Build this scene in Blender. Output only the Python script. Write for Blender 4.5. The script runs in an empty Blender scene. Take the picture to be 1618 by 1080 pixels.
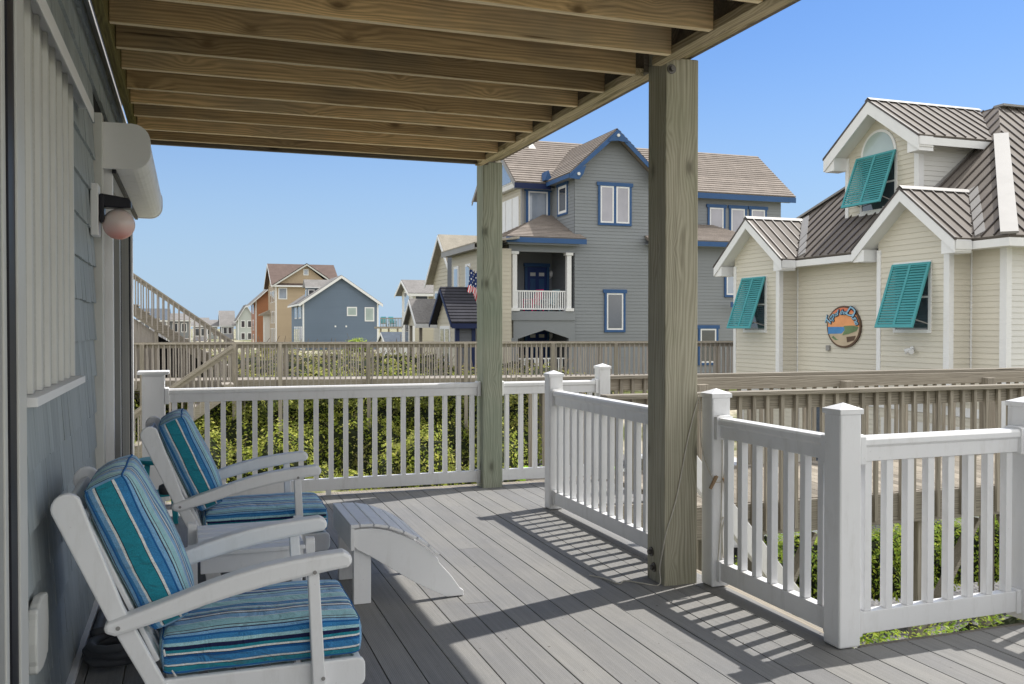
import bpy, bmesh, math, random
from mathutils import Vector, Matrix
from mathutils import noise as mnoise
R = math.radians
random.seed(7)
sc = bpy.context.scene
COL = sc.collection

# ------------------------------------------------------------------ camera
cam_d = bpy.data.cameras.new("camera"); cam = bpy.data.objects.new("camera", cam_d); COL.objects.link(cam)
sc.camera = cam
cam.location = (0, 0, 1.4)
cam_d.sensor_width = 36.0; cam_d.lens = 36.0 * 1460 / 1618
cam_d.clip_start = 0.05; cam_d.clip_end = 3000
yaw, pit = R(19.25), R(-0.89)
fwd = Vector((math.sin(yaw) * math.cos(pit), math.cos(yaw) * math.cos(pit), math.sin(pit)))
cam.rotation_euler = fwd.to_track_quat('-Z', 'Y').to_euler()

# ------------------------------------------------------------------ sky, sun, exposure
SUNV = Vector((.585, .19, 1.0)).normalized()
FILL_SKY = 4.3
w = bpy.data.worlds.new("World"); sc.world = w; w.use_nodes = True
nt = w.node_tree; nt.nodes.clear()
sky = nt.nodes.new('ShaderNodeTexSky'); sky.sky_type = 'NISHITA'; sky.sun_disc = False
sky.sun_elevation = math.asin(SUNV.z); sky.sun_rotation = math.atan2(SUNV.x, SUNV.y)
sky.altitude = 0; sky.air_density = 1.0; sky.dust_density = 0.9; sky.ozone_density = 2.2
bgn = nt.nodes.new('ShaderNodeBackground'); bgn.inputs[1].default_value = 0.15
out = nt.nodes.new('ShaderNodeOutputWorld')
tint = nt.nodes.new('ShaderNodeMix'); tint.data_type = 'RGBA'; tint.blend_type = 'MULTIPLY'; tint.inputs[0].default_value = 1.0
tint.inputs[7].default_value = (.22, .315, .44, 1)
nt.links.new(sky.outputs[0], tint.inputs[6])
# bright white layer added to the unseen sky outside the forward view, fills shade
tcw = nt.nodes.new('ShaderNodeTexCoord'); sepw = nt.nodes.new('ShaderNodeSeparateXYZ'); nt.links.new(tcw.outputs['Generated'], sepw.inputs[0])
mr = nt.nodes.new('ShaderNodeMapRange'); mr.interpolation_type = 'SMOOTHSTEP'; mr.inputs[1].default_value = .74; mr.inputs[2].default_value = .15; dt = nt.nodes.new('ShaderNodeVectorMath'); dt.operation = 'DOT_PRODUCT'; dt.inputs[1].default_value = (.33, .944, 0); nt.links.new(tcw.outputs['Generated'], dt.inputs[0]); nt.links.new(dt.outputs['Value'], mr.inputs[0])
mz = nt.nodes.new('ShaderNodeMapRange'); mz.inputs[1].default_value = -.02; mz.inputs[2].default_value = .03; nt.links.new(sepw.outputs[2], mz.inputs[0])
cn = nt.nodes.new('ShaderNodeTexNoise'); cn.inputs['Scale'].default_value = 2.2; cn.inputs['Detail'].default_value = 6; nt.links.new(tcw.outputs['Generated'], cn.inputs['Vector'])
cr_ = nt.nodes.new('ShaderNodeMapRange'); cr_.inputs[1].default_value = .2; cr_.inputs[2].default_value = .6; cr_.inputs[3].default_value = .55; nt.links.new(cn.outputs['Fac'], cr_.inputs[0])
m1 = nt.nodes.new('ShaderNodeMath'); m1.operation = 'MULTIPLY'; nt.links.new(mr.outputs[0], m1.inputs[0]); nt.links.new(cr_.outputs[0], m1.inputs[1])
m2 = nt.nodes.new('ShaderNodeMath'); m2.operation = 'MULTIPLY'; nt.links.new(m1.outputs[0], m2.inputs[0]); nt.links.new(mz.outputs[0], m2.inputs[1])
cm = nt.nodes.new('ShaderNodeMix'); cm.data_type = 'RGBA'; cm.inputs[7].default_value = (FILL_SKY * 1.0, FILL_SKY, FILL_SKY * .98, 1)
nt.links.new(m2.outputs[0], cm.inputs[0]); hz = nt.nodes.new('ShaderNodeMapRange'); hz.interpolation_type = 'SMOOTHSTEP'; hz.inputs[1].default_value = .34; hz.inputs[2].default_value = -.02; hz.inputs[4].default_value = .9; nt.links.new(sepw.outputs[2], hz.inputs[0])
hm = nt.nodes.new('ShaderNodeMix'); hm.data_type = 'RGBA'; hm.inputs[7].default_value = (1.42, 1.92, 2.5, 1)   # pale haze low over the dunes
nt.links.new(hz.outputs[0], hm.inputs[0]); nt.links.new(tint.outputs[2], hm.inputs[6]); nt.links.new(hm.outputs[2], cm.inputs[6])
nt.links.new(cm.outputs[2], bgn.inputs[0])
nt.links.new(bgn.outputs[0], out.inputs[0])
sun_d = bpy.data.lights.new("sun", 'SUN'); sun_d.energy = 2.12; sun_d.angle = R(0.55); sun_d.color = (1, .958, .89)
sun = bpy.data.objects.new("sun", sun_d); COL.objects.link(sun)
sun.rotation_euler = SUNV.to_track_quat('Z', 'Y').to_euler(); sun.location = (6, 2, 12)
sc.view_settings.view_transform = 'Standard'; sc.view_settings.look = 'None'
sc.view_settings.exposure = 1.15; sc.view_settings.gamma = 1
sc.render.engine = 'CYCLES'
sc.cycles.max_bounces = 8; sc.cycles.diffuse_bounces = 5

# ------------------------------------------------------------------ materials
MATS = {}
class NT:
    def __init__(s, name):
        s.m = bpy.data.materials.new(name); s.m.use_nodes = True
        s.t = s.m.node_tree; s.b = s.t.nodes['Principled BSDF']
        s.b.inputs['Specular IOR Level'].default_value = 0.3
        MATS[name] = s.m
    def n(s, typ, **kw):
        nd = s.t.nodes.new(typ)
        for k, v in kw.items():
            if hasattr(nd, k): setattr(nd, k, v)
            else: nd.inputs[k.replace('_', ' ')].default_value = v
        return nd
    def l(s, a, b): s.t.links.new(a, b)
    def coords(s, scale=(1, 1, 1), kind='Object'):
        tc = s.n('ShaderNodeTexCoord'); mp = s.n('ShaderNodeMapping'); mp.inputs['Scale'].default_value = scale
        s.l(tc.outputs[kind], mp.inputs[0]); return mp.outputs[0]
    def noise(s, vec, scale=5, detail=4, rough=.55, dist=0):
        nd = s.n('ShaderNodeTexNoise'); nd.inputs['Scale'].default_value = scale; nd.inputs['Detail'].default_value = detail
        nd.inputs['Roughness'].default_value = rough; nd.inputs['Distortion'].default_value = dist
        if vec is not None: s.l(vec, nd.inputs['Vector'])
        return nd.outputs['Fac']
    def ramp(s, fac, stops, interp='LINEAR'):
        r = s.n('ShaderNodeValToRGB'); cr = r.color_ramp; cr.interpolation = interp
        cr.elements[0].position = stops[0][0]; cr.elements[0].color = (*stops[0][1], 1)
        cr.elements[1].position = stops[-1][0]; cr.elements[1].color = (*stops[-1][1], 1)
        for p, c in stops[1:-1]:
            e = cr.elements.new(p); e.color = (*c, 1)
        if fac is not None: s.l(fac, r.inputs[0])
        return r.outputs[0]
    def mix(s, a, b, fac, mode='MIX'):
        m = s.n('ShaderNodeMix', data_type='RGBA', blend_type=mode)
        for sock, v in ((m.inputs[0], fac), (m.inputs[6], a), (m.inputs[7], b)):
            if isinstance(v, (int, float)): sock.default_value = v
            elif isinstance(v, tuple): sock.default_value = (*v, 1) if len(v) == 3 else v
            else: s.l(v, sock)
        return m.outputs[2]
    def math(s, op, a, b=0.0, clamp=False):
        m = s.n('ShaderNodeMath', operation=op, use_clamp=clamp)
        for i, v in enumerate((a, b)):
            if isinstance(v, (int, float)): m.inputs[i].default_value = v
            else: s.l(v, m.inputs[i])
        return m.outputs[0]
    def bump(s, h, strength=.3, dist=.01):
        b = s.n('ShaderNodeBump'); b.inputs['Strength'].default_value = strength; b.inputs['Distance'].default_value = dist
        s.l(h, b.inputs['Height']); s.l(b.outputs[0], s.b.inputs['Normal'])
    def island(s): return s.n('ShaderNodeNewGeometry').outputs['Random Per Island']
    def objrand(s): return s.n('ShaderNodeObjectInfo').outputs['Random']
    def done(s, color, rough=.6, metallic=0.0, spec=None):
        if isinstance(color, tuple): s.b.inputs['Base Color'].default_value = (*color, 1)
        else: s.l(color, s.b.inputs['Base Color'])
        if isinstance(rough, (int, float)): s.b.inputs['Roughness'].default_value = rough
        else: s.l(rough, s.b.inputs['Roughness'])
        s.b.inputs['Metallic'].default_value = metallic
        if spec is not None: s.b.inputs['Specular IOR Level'].default_value = spec
        return s.m

def scl(c, k): return tuple(min(1, x * k) for x in c)

def plain(name, c, rough=.55, var=.06, metallic=0.0, spec=.3, nscale=3.0):
    s = NT(name); v = s.coords()
    f = s.noise(v, nscale, 5, .6)
    col = s.ramp(f, [(.25, scl(c, 1 - var * 1.6)), (.5, c), (.75, scl(c, 1 + var))])
    f2 = s.noise(v, nscale * 14, 3, .6)
    s.bump(f2, .05, .004)
    return s.done(col, rough, metallic, spec)

def wood(name, axis, c, dark, green=None, knots=True, var=.25, island=False, contrast=1.0):
    """weathered board: grain runs along axis (0,1,2)"""
    s = NT(name)
    sca = [16, 16, 16]; sca[axis] = .8
    tc = s.n('ShaderNodeTexCoord')
    rnd = s.island() if island else s.objrand()
    off = s.n('ShaderNodeCombineXYZ'); k = s.math('MULTIPLY', rnd, 37.0)
    for i in range(3): s.l(k, off.inputs[i])
    add = s.n('ShaderNodeVectorMath', operation='ADD'); s.l(tc.outputs['Object'], add.inputs[0]); s.l(off.outputs[0], add.inputs[1])
    mp = s.n('ShaderNodeMapping'); mp.inputs['Scale'].default_value = sca; s.l(add.outputs[0], mp.inputs[0]); v = mp.outputs[0]
    g1 = s.noise(v, 2.2, 6, .62, 1.2)
    sx = s.n('ShaderNodeSeparateXYZ'); s.l(add.outputs[0], sx.inputs[0]); oc = [i for i in range(3) if i != axis]
    u_ = s.math('ADD', sx.outputs[oc[0]], sx.outputs[oc[1]]); cb = s.n('ShaderNodeCombineXYZ'); s.l(s.math('MULTIPLY', u_, 3.6), cb.inputs[0]); s.l(s.math('MULTIPLY', sx.outputs[axis], 1.9), cb.inputs[1])
    vo = s.n('ShaderNodeTexVoronoi'); vo.voronoi_dimensions = '2D'; vo.inputs['Scale'].default_value = 1.0; s.l(cb.outputs[0], vo.inputs['Vector'])
    kd = vo.outputs['Distance']; fall = s.ramp(kd, [(.0, (1, 1, 1)), (.12, (.45,) * 3), (.38, (0, 0, 0))])
    mpl = s.n('ShaderNodeMapping'); sl_ = [5, 5, 5]; sl_[axis] = .55; mpl.inputs['Scale'].default_value = sl_; s.l(add.outputs[0], mpl.inputs[0])
    low = s.noise(mpl.outputs[0], 1.0, 3, .5)
    ph = s.math('ADD', s.math('MULTIPLY', u_, 330.0), s.math('ADD', s.math('MULTIPLY', low, 55.0), s.math('MULTIPLY', fall, 16.0 if knots else 0)))
    gsin = s.math('ADD', s.math('MULTIPLY', s.math('SINE', ph), .5), .5)
    mp2 = s.n('ShaderNodeMapping'); sc2 = [70, 70, 70]; sc2[axis] = 1.6; mp2.inputs['Scale'].default_value = sc2; s.l(add.outputs[0], mp2.inputs[0])
    fine = s.noise(mp2.outputs[0], 1.0, 4, .6)
    g = s.math('ADD', s.math('MULTIPLY', g1, .38), s.math('ADD', s.math('MULTIPLY', gsin, .16), s.math('MULTIPLY', fine, .46)))
    kk = .5 * contrast
    col = s.ramp(g, [(.28, scl(dark, 1)), (.45, tuple(a * (1 - kk) + b * kk for a, b in zip(c, dark))), (.6, c), (.8, scl(c, 1.18))])
    big = s.noise(add.outputs[0], 1.3, 3, .6)
    if green:
        col = s.mix(col, s.mix(green, col, .35), s.ramp(big, [(.45, (0, 0, 0)), (.7, (.8, .8, .8))]))
    mp4 = s.n('ShaderNodeMapping'); s4 = [45, 45, 45]; s4[axis] = 1.1; mp4.inputs['Scale'].default_value = s4; s.l(add.outputs[0], mp4.inputs[0])
    crk = s.noise(mp4.outputs[0], 1.0, 3, .5)
    col = s.mix(col, scl(dark, .45), s.ramp(crk, [(.69, (0, 0, 0)), (.73, (.85, .85, .85))]))
    br = s.ramp(rnd, [(0, (1 - var,) * 3), (1, (1 + var * .5,) * 3)])
    col = s.mix(col, br, 1.0, 'MULTIPLY')
    if knots:
        kr = s.n('ShaderNodeSeparateColor'); s.l(vo.outputs['Color'], kr.inputs[0])
        kn = s.math('MULTIPLY', s.ramp(kd, [(.03, (.9,) * 3), (.06, (.6,) * 3), (.085, (.3,) * 3), (.15, (0, 0, 0))]), s.ramp(kr.outputs[0], [(.35, (0, 0, 0)), (.75, (1, 1, 1))]))
        col = s.mix(col, scl(dark, .55), kn)
    s.bump(s.math('ADD', s.math('MULTIPLY', fine, .6), g1), .35, .006)
    return s.done(col, .8, 0, .2)

def build_mats():
    W = (.86, .86, .855)
    def worn_white(name, c, rough, grime):
        s = NT(name); v = s.coords(); a = s.noise(v, 2.0, 4, .6); g = s.noise(s.coords((9, 9, 2.2)), 1.6, 6, .7); sp = s.noise(v, 75, 3, .6)
        col = s.ramp(a, [(.3, scl(c, .965)), (.7, scl(c, 1.02))])
        col = s.mix(col, (.47, .45, .41), s.math('MULTIPLY', s.ramp(g, [(.52, (0, 0, 0)), (.74, (1, 1, 1))]), grime))
        col = s.mix(col, (.30, .28, .25), s.math('MULTIPLY', s.ramp(sp, [(.70, (0, 0, 0)), (.76, (1, 1, 1))]), .35))
        s.bump(sp, .06, .002); s.done(col, s.ramp(g, [(.3, (rough,) * 3), (.8, (min(1, rough + .25),) * 3)]), 0, .4)
    worn_white('white_vinyl', (.80, .80, .805), .36, .28)
    worn_white('white_paint', (.85, .85, .855), .42, .22)
    plain('white_trim', (.78, .78, .78), .5, .03)
    plain('aged_white_trim', (.6, .6, .57), .5, .06)
    plain('grey_frame', (.36, .36, .34), .5, .05)
    plain('black_rubber', (.012, .012, .018), .45, .2)
    plain('black_metal', (.012, .012, .018), .35, .2)
    plain('dark_hose', (.09, .095, .105), .55, .15)
    plain('rope', (.55, .52, .45), .9, .1, nscale=40)
    plain('clothespin_wood', (.32, .22, .13), .8, .1)
    plain('teal_plastic', (.02, .30, .36), .4, .05)
    plain('teal_shutter', (.07, .31, .33), .5, .05)
    plain('lime_plastic', (.33, .68, .04), .4, .05)
    plain('blue_plastic', (.03, .16, .42), .4, .05)
    plain('dark_blue_trim', (.012, .022, .075), .5, .05)
    plain('blue_trim', (.035, .095, .23), .5, .05)
    plain('blue_door', (.02, .045, .18), .45, .05)
    plain('pink_plastic', (.80, .03, .20), .5, .05)
    plain('pink_petal', (.75, .18, .28), .6, .2)
    plain('pale_blue_plastic', (.35, .55, .62), .5, .05)
    plain('bolt_steel', (.16, .15, .14), .45, .2, metallic=.7)
    plain('galvanised', (.30, .29, .28), .5, .05)
    plain('metal_bronze', (.085, .072, .065), .45, .1)
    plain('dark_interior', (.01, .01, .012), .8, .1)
    plain('asphalt_seal', (.04, .045, .05), .8, .1)
    plain('paper_white', (.7, .7, .68), .6, .05)
    plain('sand_paint', (.52, .42, .30), .7, .08); plain('sea_paint', (.08, .26, .55), .6, .1)
    plain('orange_paint', (.80, .36, .16), .6, .12); plain('coral_paint', (.72, .22, .12), .6, .1)
    plain('grass_paint', (.16, .24, .12), .7, .2); plain('letter_blue', (.28, .50, .66), .5, .05)
    plain('letter_navy', (.02, .03, .07), .5, .05); plain('brown_rim', (.12, .075, .05), .6, .1)
    plain('flag_red', (.55, .03, .05), .8, .05); plain('flag_white', (.75, .75, .75), .8, .03); plain('flag_navy', (.02, .04, .14), .8, .05)
    plain('car_white', (.75, .76, .78), .2, .01, spec=.6)
    plain('skin_stone', (.42, .40, .37), .8, .1)
    # globe glass, colour reddening towards the bottom
    s = NT('lamp_glass'); s.b.inputs['Emission Strength'].default_value = 0
    v = s.coords(); sep = s.n('ShaderNodeSeparateXYZ'); s.l(v, sep.inputs[0])
    g = s.ramp(s.math('ADD', s.math('MULTIPLY', sep.outputs[2], 6.0), .95), [(.38, (.85, .22, .14)), (.72, (.80, .52, .48)), (1.0, (.78, .66, .62))])
    s.b.inputs['Subsurface Weight'].default_value = .3; s.b.inputs['Subsurface Radius'].default_value = (.05, .03, .02)
    s.done(g, .2, 0, .5)
    # glass
    def glass(name, c, rough=.06):
        s = NT(name); v = s.coords(); f = s.noise(v, .8, 3)
        s.b.inputs['Coat Weight'].default_value = 1.0; s.b.inputs['Coat Roughness'].default_value = .03
        s.done(s.ramp(f, [(.3, scl(c, .8)), (.7, scl(c, 1.15))]), rough, 0, 1.0)
    glass('window_glass', (.055, .06, .075)); glass('window_sky_glass', (.26, .30, .37)); glass('blind_glass', (.36, .44, .42), .3)
    glass('curtain_glass', (.30, .29, .34), .2)
    # composite deck boards
    s = NT('deck_composite')
    v = s.coords((60, 1.5, 60)); f = s.noise(v, 1.0, 4, .6); v2 = s.coords(); big = s.noise(v2, 1.1, 5, .65); sp = s.noise(v2, 260, 2, .5)
    col = s.ramp(f, [(.3, (.222, .222, .218)), (.7, (.275, .274, .268))])
    col = s.mix(col, s.ramp(big, [(.3, (.86, .87, .9)), (.7, (1.1, 1.08, 1.04))]), 1.0, 'MULTIPLY')
    col = s.mix(col, s.ramp(s.island(), [(0, (.9, .9, .92)), (1, (1.08, 1.07, 1.06))]), 1.0, 'MULTIPLY')
    col = s.mix(col, s.ramp(sp, [(.3, (.86,) * 3), (.7, (1.12,) * 3)]), 1.0, 'MULTIPLY')
    st = s.noise(s.coords((1.0, 1.3, 1)), 2.1, 6, .7)
    col = s.mix(col, (.42, .41, .39), s.ramp(st, [(.66, (0, 0, 0)), (.74, (.55, .55, .55))]))
    spv = s.noise(v2, 34, 1, .3)
    col = s.mix(col, (.07, .055, .05), s.ramp(spv, [(.775, (0, 0, 0)), (.80, (.8, .8, .8))]))
    vs_ = s.n('ShaderNodeTexVoronoi'); vs_.inputs['Scale'].default_value = .95; s.l(v2, vs_.inputs['Vector']); brk = s.noise(v2, 16, 4, .7)
    spot = s.math('MULTIPLY', s.ramp(vs_.outputs['Distance'], [(.03, (1, 1, 1)), (.075, (0, 0, 0))]), s.ramp(brk, [(.45, (0, 0, 0)), (.6, (1, 1, 1))]))
    col = s.mix(col, (.55, .54, .50), s.math('MULTIPLY', spot, .8))
    gr = s.n('ShaderNodeTexWave'); gr.wave_type = 'BANDS'; gr.bands_direction = 'X'
    s.l(s.coords((1, 1, 1)), gr.inputs['Vector']); gr.inputs['Scale'].default_value = 42; gr.inputs['Distortion'].default_value = .4
    s.bump(s.math('ADD', s.math('MULTIPLY', f, .7), s.math('MULTIPLY', gr.outputs['Fac'], .5)), .35, .0025)
    s.done(col, .72, 0, .25)
    # woods
    for ax, an in enumerate('xyz'):
        wood('weathered_wood_' + an, ax, (.40, .36, .30), (.20, .175, .14), var=.25, knots=False)
        wood('weathered_island_' + an, ax, (.36, .32, .26), (.16, .135, .105), var=.35, knots=False, island=True)
    wood('grey_walk_wood', 2, (.40, .365, .325), (.24, .215, .19), var=.22, knots=False, island=True)
    wood('joist_wood', 0, (.80, .575, .31), (.34, .225, .115), green=(.27, .25, .20), var=.5)
    wood('joist_lit_edge_wood', 0, (.86, .72, .48), (.50, .38, .22), var=.2, knots=False)  # lighter copy for joist undersides, bounce light from the deck put into the colour
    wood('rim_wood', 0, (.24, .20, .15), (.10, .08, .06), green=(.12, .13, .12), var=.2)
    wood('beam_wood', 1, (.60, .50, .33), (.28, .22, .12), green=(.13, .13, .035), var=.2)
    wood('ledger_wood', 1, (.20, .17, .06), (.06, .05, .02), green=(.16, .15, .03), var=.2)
    wood('post_wood', 2, (.47, .44, .34), (.25, .23, .17), green=(.28, .29, .19), var=.1)
    wood('green_post_wood', 2, (.42, .435, .345), (.23, .24, .18), green=(.23, .29, .22), var=.1)
    wood('upper_boards', 1, (.15, .12, .08), (.05, .04, .03), var=.3, island=True)
    # shingle wall (painted)
    s = NT('shingle_paint'); v = s.coords((20, 30, 1.2)); f = s.noise(v, 1.0, 4, .6); big = s.noise(s.coords(), .9, 4)
    col = s.ramp(f, [(.3, (.29, .325, .335)), (.7, (.38, .415, .425))])
    col = s.mix(col, s.ramp(s.island(), [(0, (.9, .9, .9)), (1, (1.08,) * 3)]), 1.0, 'MULTIPLY')
    col = s.mix(col, (.22, .25, .26), s.ramp(big, [(.5, (0, 0, 0)), (.75, (.5, .5, .5))]))
    s.bump(f, .5, .004); s.done(col, .6, 0, .3)
    # corrugated panel
    s = NT('storm_panel_metal'); v = s.coords(); f = s.noise(v, 90, 4, .7); big = s.noise(s.coords((1, 3, .6)), 2.5, 4)
    col = s.ramp(f, [(.3, (.46, .45, .41)), (.7, (.62, .61, .56))])
    col = s.mix(col, (.20, .17, .13), s.ramp(s.noise(s.coords((1, 12, 5)), 5, 6, .75), [(.62, (0, 0, 0)), (.72, (.7, .7, .7))]))
    s.bump(f, .25, .002); s.done(col, .6, .1, .3)
    # siding colours
    def siding(name, c, var=.04):
        s = NT(name); v = s.coords(); f = s.noise(v, .35, 4); g = s.noise(s.coords((14, 14, 60)), 1.0, 3, .6)
        col = s.ramp(f, [(.3, scl(c, 1 - var)), (.7, scl(c, 1 + var))])
        col = s.mix(col, s.ramp(s.island(), [(0, (.97,) * 3), (1, (1.03,) * 3)]), 1.0, 'MULTIPLY')
        s.bump(g, .15, .004); return s.done(col, .55, 0, .3)
    siding('beige_siding', (.63, .595, .51)); siding('grey_siding', (.235, .25, .265)); siding('tan_siding', (.44, .345, .24))
    siding('blue_siding', (.14, .185, .25)); siding('orange_siding', (.42, .19, .10)); siding('light_beige_siding', (.52, .48, .39))
    siding('pale_siding', (.46, .49, .47)); siding('lilac_siding', (.34, .34, .38)); siding('dark_grey_siding', (.12, .125, .14))
    siding('white_panel', (.70, .69, .66))
    # roofs
    def shingles(name, c, sc_=9):
        s = NT(name); v = s.coords(); f = s.noise(v, sc_ * 2.2, 4, .7); g = s.noise(v, sc_ * .25, 3)
        col = s.ramp(f, [(.25, scl(c, .72)), (.5, c), (.8, scl(c, 1.3))])
        col = s.mix(col, s.ramp(g, [(.3, (.88,) * 3), (.7, (1.1,) * 3)]), 1.0, 'MULTIPLY')
        col = s.mix(col, s.ramp(s.island(), [(0, (.86,) * 3), (1, (1.1,) * 3)]), 1.0, 'MULTIPLY')
        s.bump(f, .5, .02); return s.done(col, .9, 0, .15)
    shingles('tan_roof', (.27, .235, .21)); shingles('brown_roof', (.135, .10, .088), 5); shingles('dark_roof', (.045, .045, .055))
    shingles('grey_roof', (.22, .21, .205), 5); shingles('blue_grey_roof', (.10, .12, .15)); shingles('sand_roof', (.36, .33, .28))
    s = NT('metal_roof'); v = s.coords(); f = s.noise(s.coords((2, 2, 2)), 1.5, 4); s1 = s.noise(v, 30, 3)
    col = s.ramp(f, [(.3, (.15, .132, .118)), (.7, (.185, .163, .146))]); s.bump(s1, .04, .004); s.done(col, .68, 0, .2)
    # ground
    s = NT('dune_ground'); v = s.coords(); a = s.noise(v, .35, 6, .6); b = s.noise(v, 9, 5, .7)
    col = s.mix(s.ramp(b, [(.3, (.42, .37, .29)), (.7, (.58, .53, .43))]), s.ramp(b, [(.3, (.07, .09, .03)), (.7, (.16, .17, .06))]), s.ramp(a, [(.42, (0, 0, 0)), (.55, (1, 1, 1))]))
    s.bump(b, .6, .05); s.done(col, .95, 0, .1)
    s = NT('gravel'); v = s.coords(); vo = s.n('ShaderNodeTexVoronoi'); vo.inputs['Scale'].default_value = 28; s.l(v, vo.inputs['Vector'])
    col = s.mix(s.ramp(vo.outputs['Color'], [(.0, (.10, .10, .115)), (1, (.34, .33, .32))]), s.ramp(s.noise(v, .8, 4), [(.3, (.8,) * 3), (.7, (1.15,) * 3)]), 1.0, 'MULTIPLY')
    s.bump(vo.outputs['Distance'], 1.0, .03); s.done(col, .9, 0, .2)
    # foliage
    def foliage(name, cs, trans=.35, brown=None):
        s = NT(name); r = s.island(); v = s.coords(); pn = s.noise(v, 1.1, 4, .6)
        col = s.ramp(r, [(0, cs[0]), (.35, cs[1]), (.75, cs[2]), (1, cs[3])])
        if brown: col = s.mix(col, brown, s.ramp(pn, [(.5, (0, 0, 0)), (.66, (.75, .75, .75))]))
        s.l(col, s.b.inputs['Base Color']); s.b.inputs['Roughness'].default_value = .5
        tr = s.n('ShaderNodeBsdfTranslucent'); s.l(s.mix(col, (1.0, 1.0, .35), .35), tr.inputs[0])
        mx = s.n('ShaderNodeMixShader'); mx.inputs[0].default_value = trans
        s.l(s.b.outputs[0], mx.inputs[1]); s.l(tr.outputs[0], mx.inputs[2])
        s.l(mx.outputs[0], s.t.nodes['Material Output'].inputs[0])
    foliage('thicket_leaf', [(.07, .12, .015), (.24, .33, .03), (.46, .52, .06), (.78, .74, .2)], .55, (.20, .17, .07))
    foliage('dry_leaf', [(.08, .10, .02), (.17, .19, .04), (.30, .28, .08), (.42, .36, .14)], .3, (.34, .28, .14))
    foliage('hedge_leaf', [(.08, .17, .01), (.20, .36, .02), (.38, .50, .03), (.50, .56, .06)], .45)
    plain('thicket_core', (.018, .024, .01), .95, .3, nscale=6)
    plain('bark', (.20, .16, .12), .9, .2, nscale=20)
    # striped fabric
    B, T, A, N, Wh, L, K, D, P = (.045, .22, .47), (.022, .25, .33), (.32, .60, .63), (.014, .02, .075), (.76, .78, .77), (.21, .42, .65), (.01, .012, .03), (.012, .10, .30), (.36, .60, .66)
    def fabric(name, seq, period):
        s = NT(name); uv = s.n('ShaderNodeUVMap'); sep = s.n('ShaderNodeSeparateXYZ'); s.l(uv.outputs[0], sep.inputs[0])
        fr = s.math('FRACT', s.math('DIVIDE', sep.outputs[0], period))
        tot = sum(a for a, _ in seq); p = 0; stops = []
        for a, c in seq: stops.append((p / tot, c)); p += a
        assert len(stops) <= 32
        col = s.ramp(fr, stops, 'CONSTANT')
        v = s.coords(); n1 = s.noise(v, 420, 2, .6); n2 = s.noise(v, 6, 3)
        col = s.mix(col, s.ramp(n1, [(.3, (.72,) * 3), (.7, (1.3,) * 3)]), 1.0, 'MULTIPLY')
        wr = s.noise(s.coords((3.5, 3.5, 7)), 2.6, 3, .5, 1.4)
        s.bump(s.math('ADD', s.math('MULTIPLY', n1, .03), wr), .8, .03)
        s.b.inputs['Sheen Weight'].default_value = .25
        s.done(col, .9, 0, .15)
    # panel (front or top) pattern
    fabric('striped_fabric', [(9, L), (1.2, N), (3, P), (1, K), (12, A), (.8, Wh), (8, L), (1.4, N), (3, Wh), (1.2, K), (2.5, B), (1, N), (3.2, P), (1, Wh), (8, B),
                              (.8, Wh), (12, A), (.8, Wh), (10, L), (1.2, N), (5, P), (1, N), (4, D), (2, Wh), (1.5, N), (8, B), (3, P)], .50)
    # boxing (side) pattern, one full period over the thickness
    fabric('striped_boxing_seat', [(20, B), (11, P), (12, N), (9, T), (6, Wh), (2, K), (7, D), (20, B), (6, Wh), (2, K), (16, T), (12, B)], .14)
    fabric('striped_boxing_back', [(24, B), (6, Wh), (2, K), (38, T), (2, K), (6, Wh), (10, L), (20, B)], .15)
build_mats()
M = MATS

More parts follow.
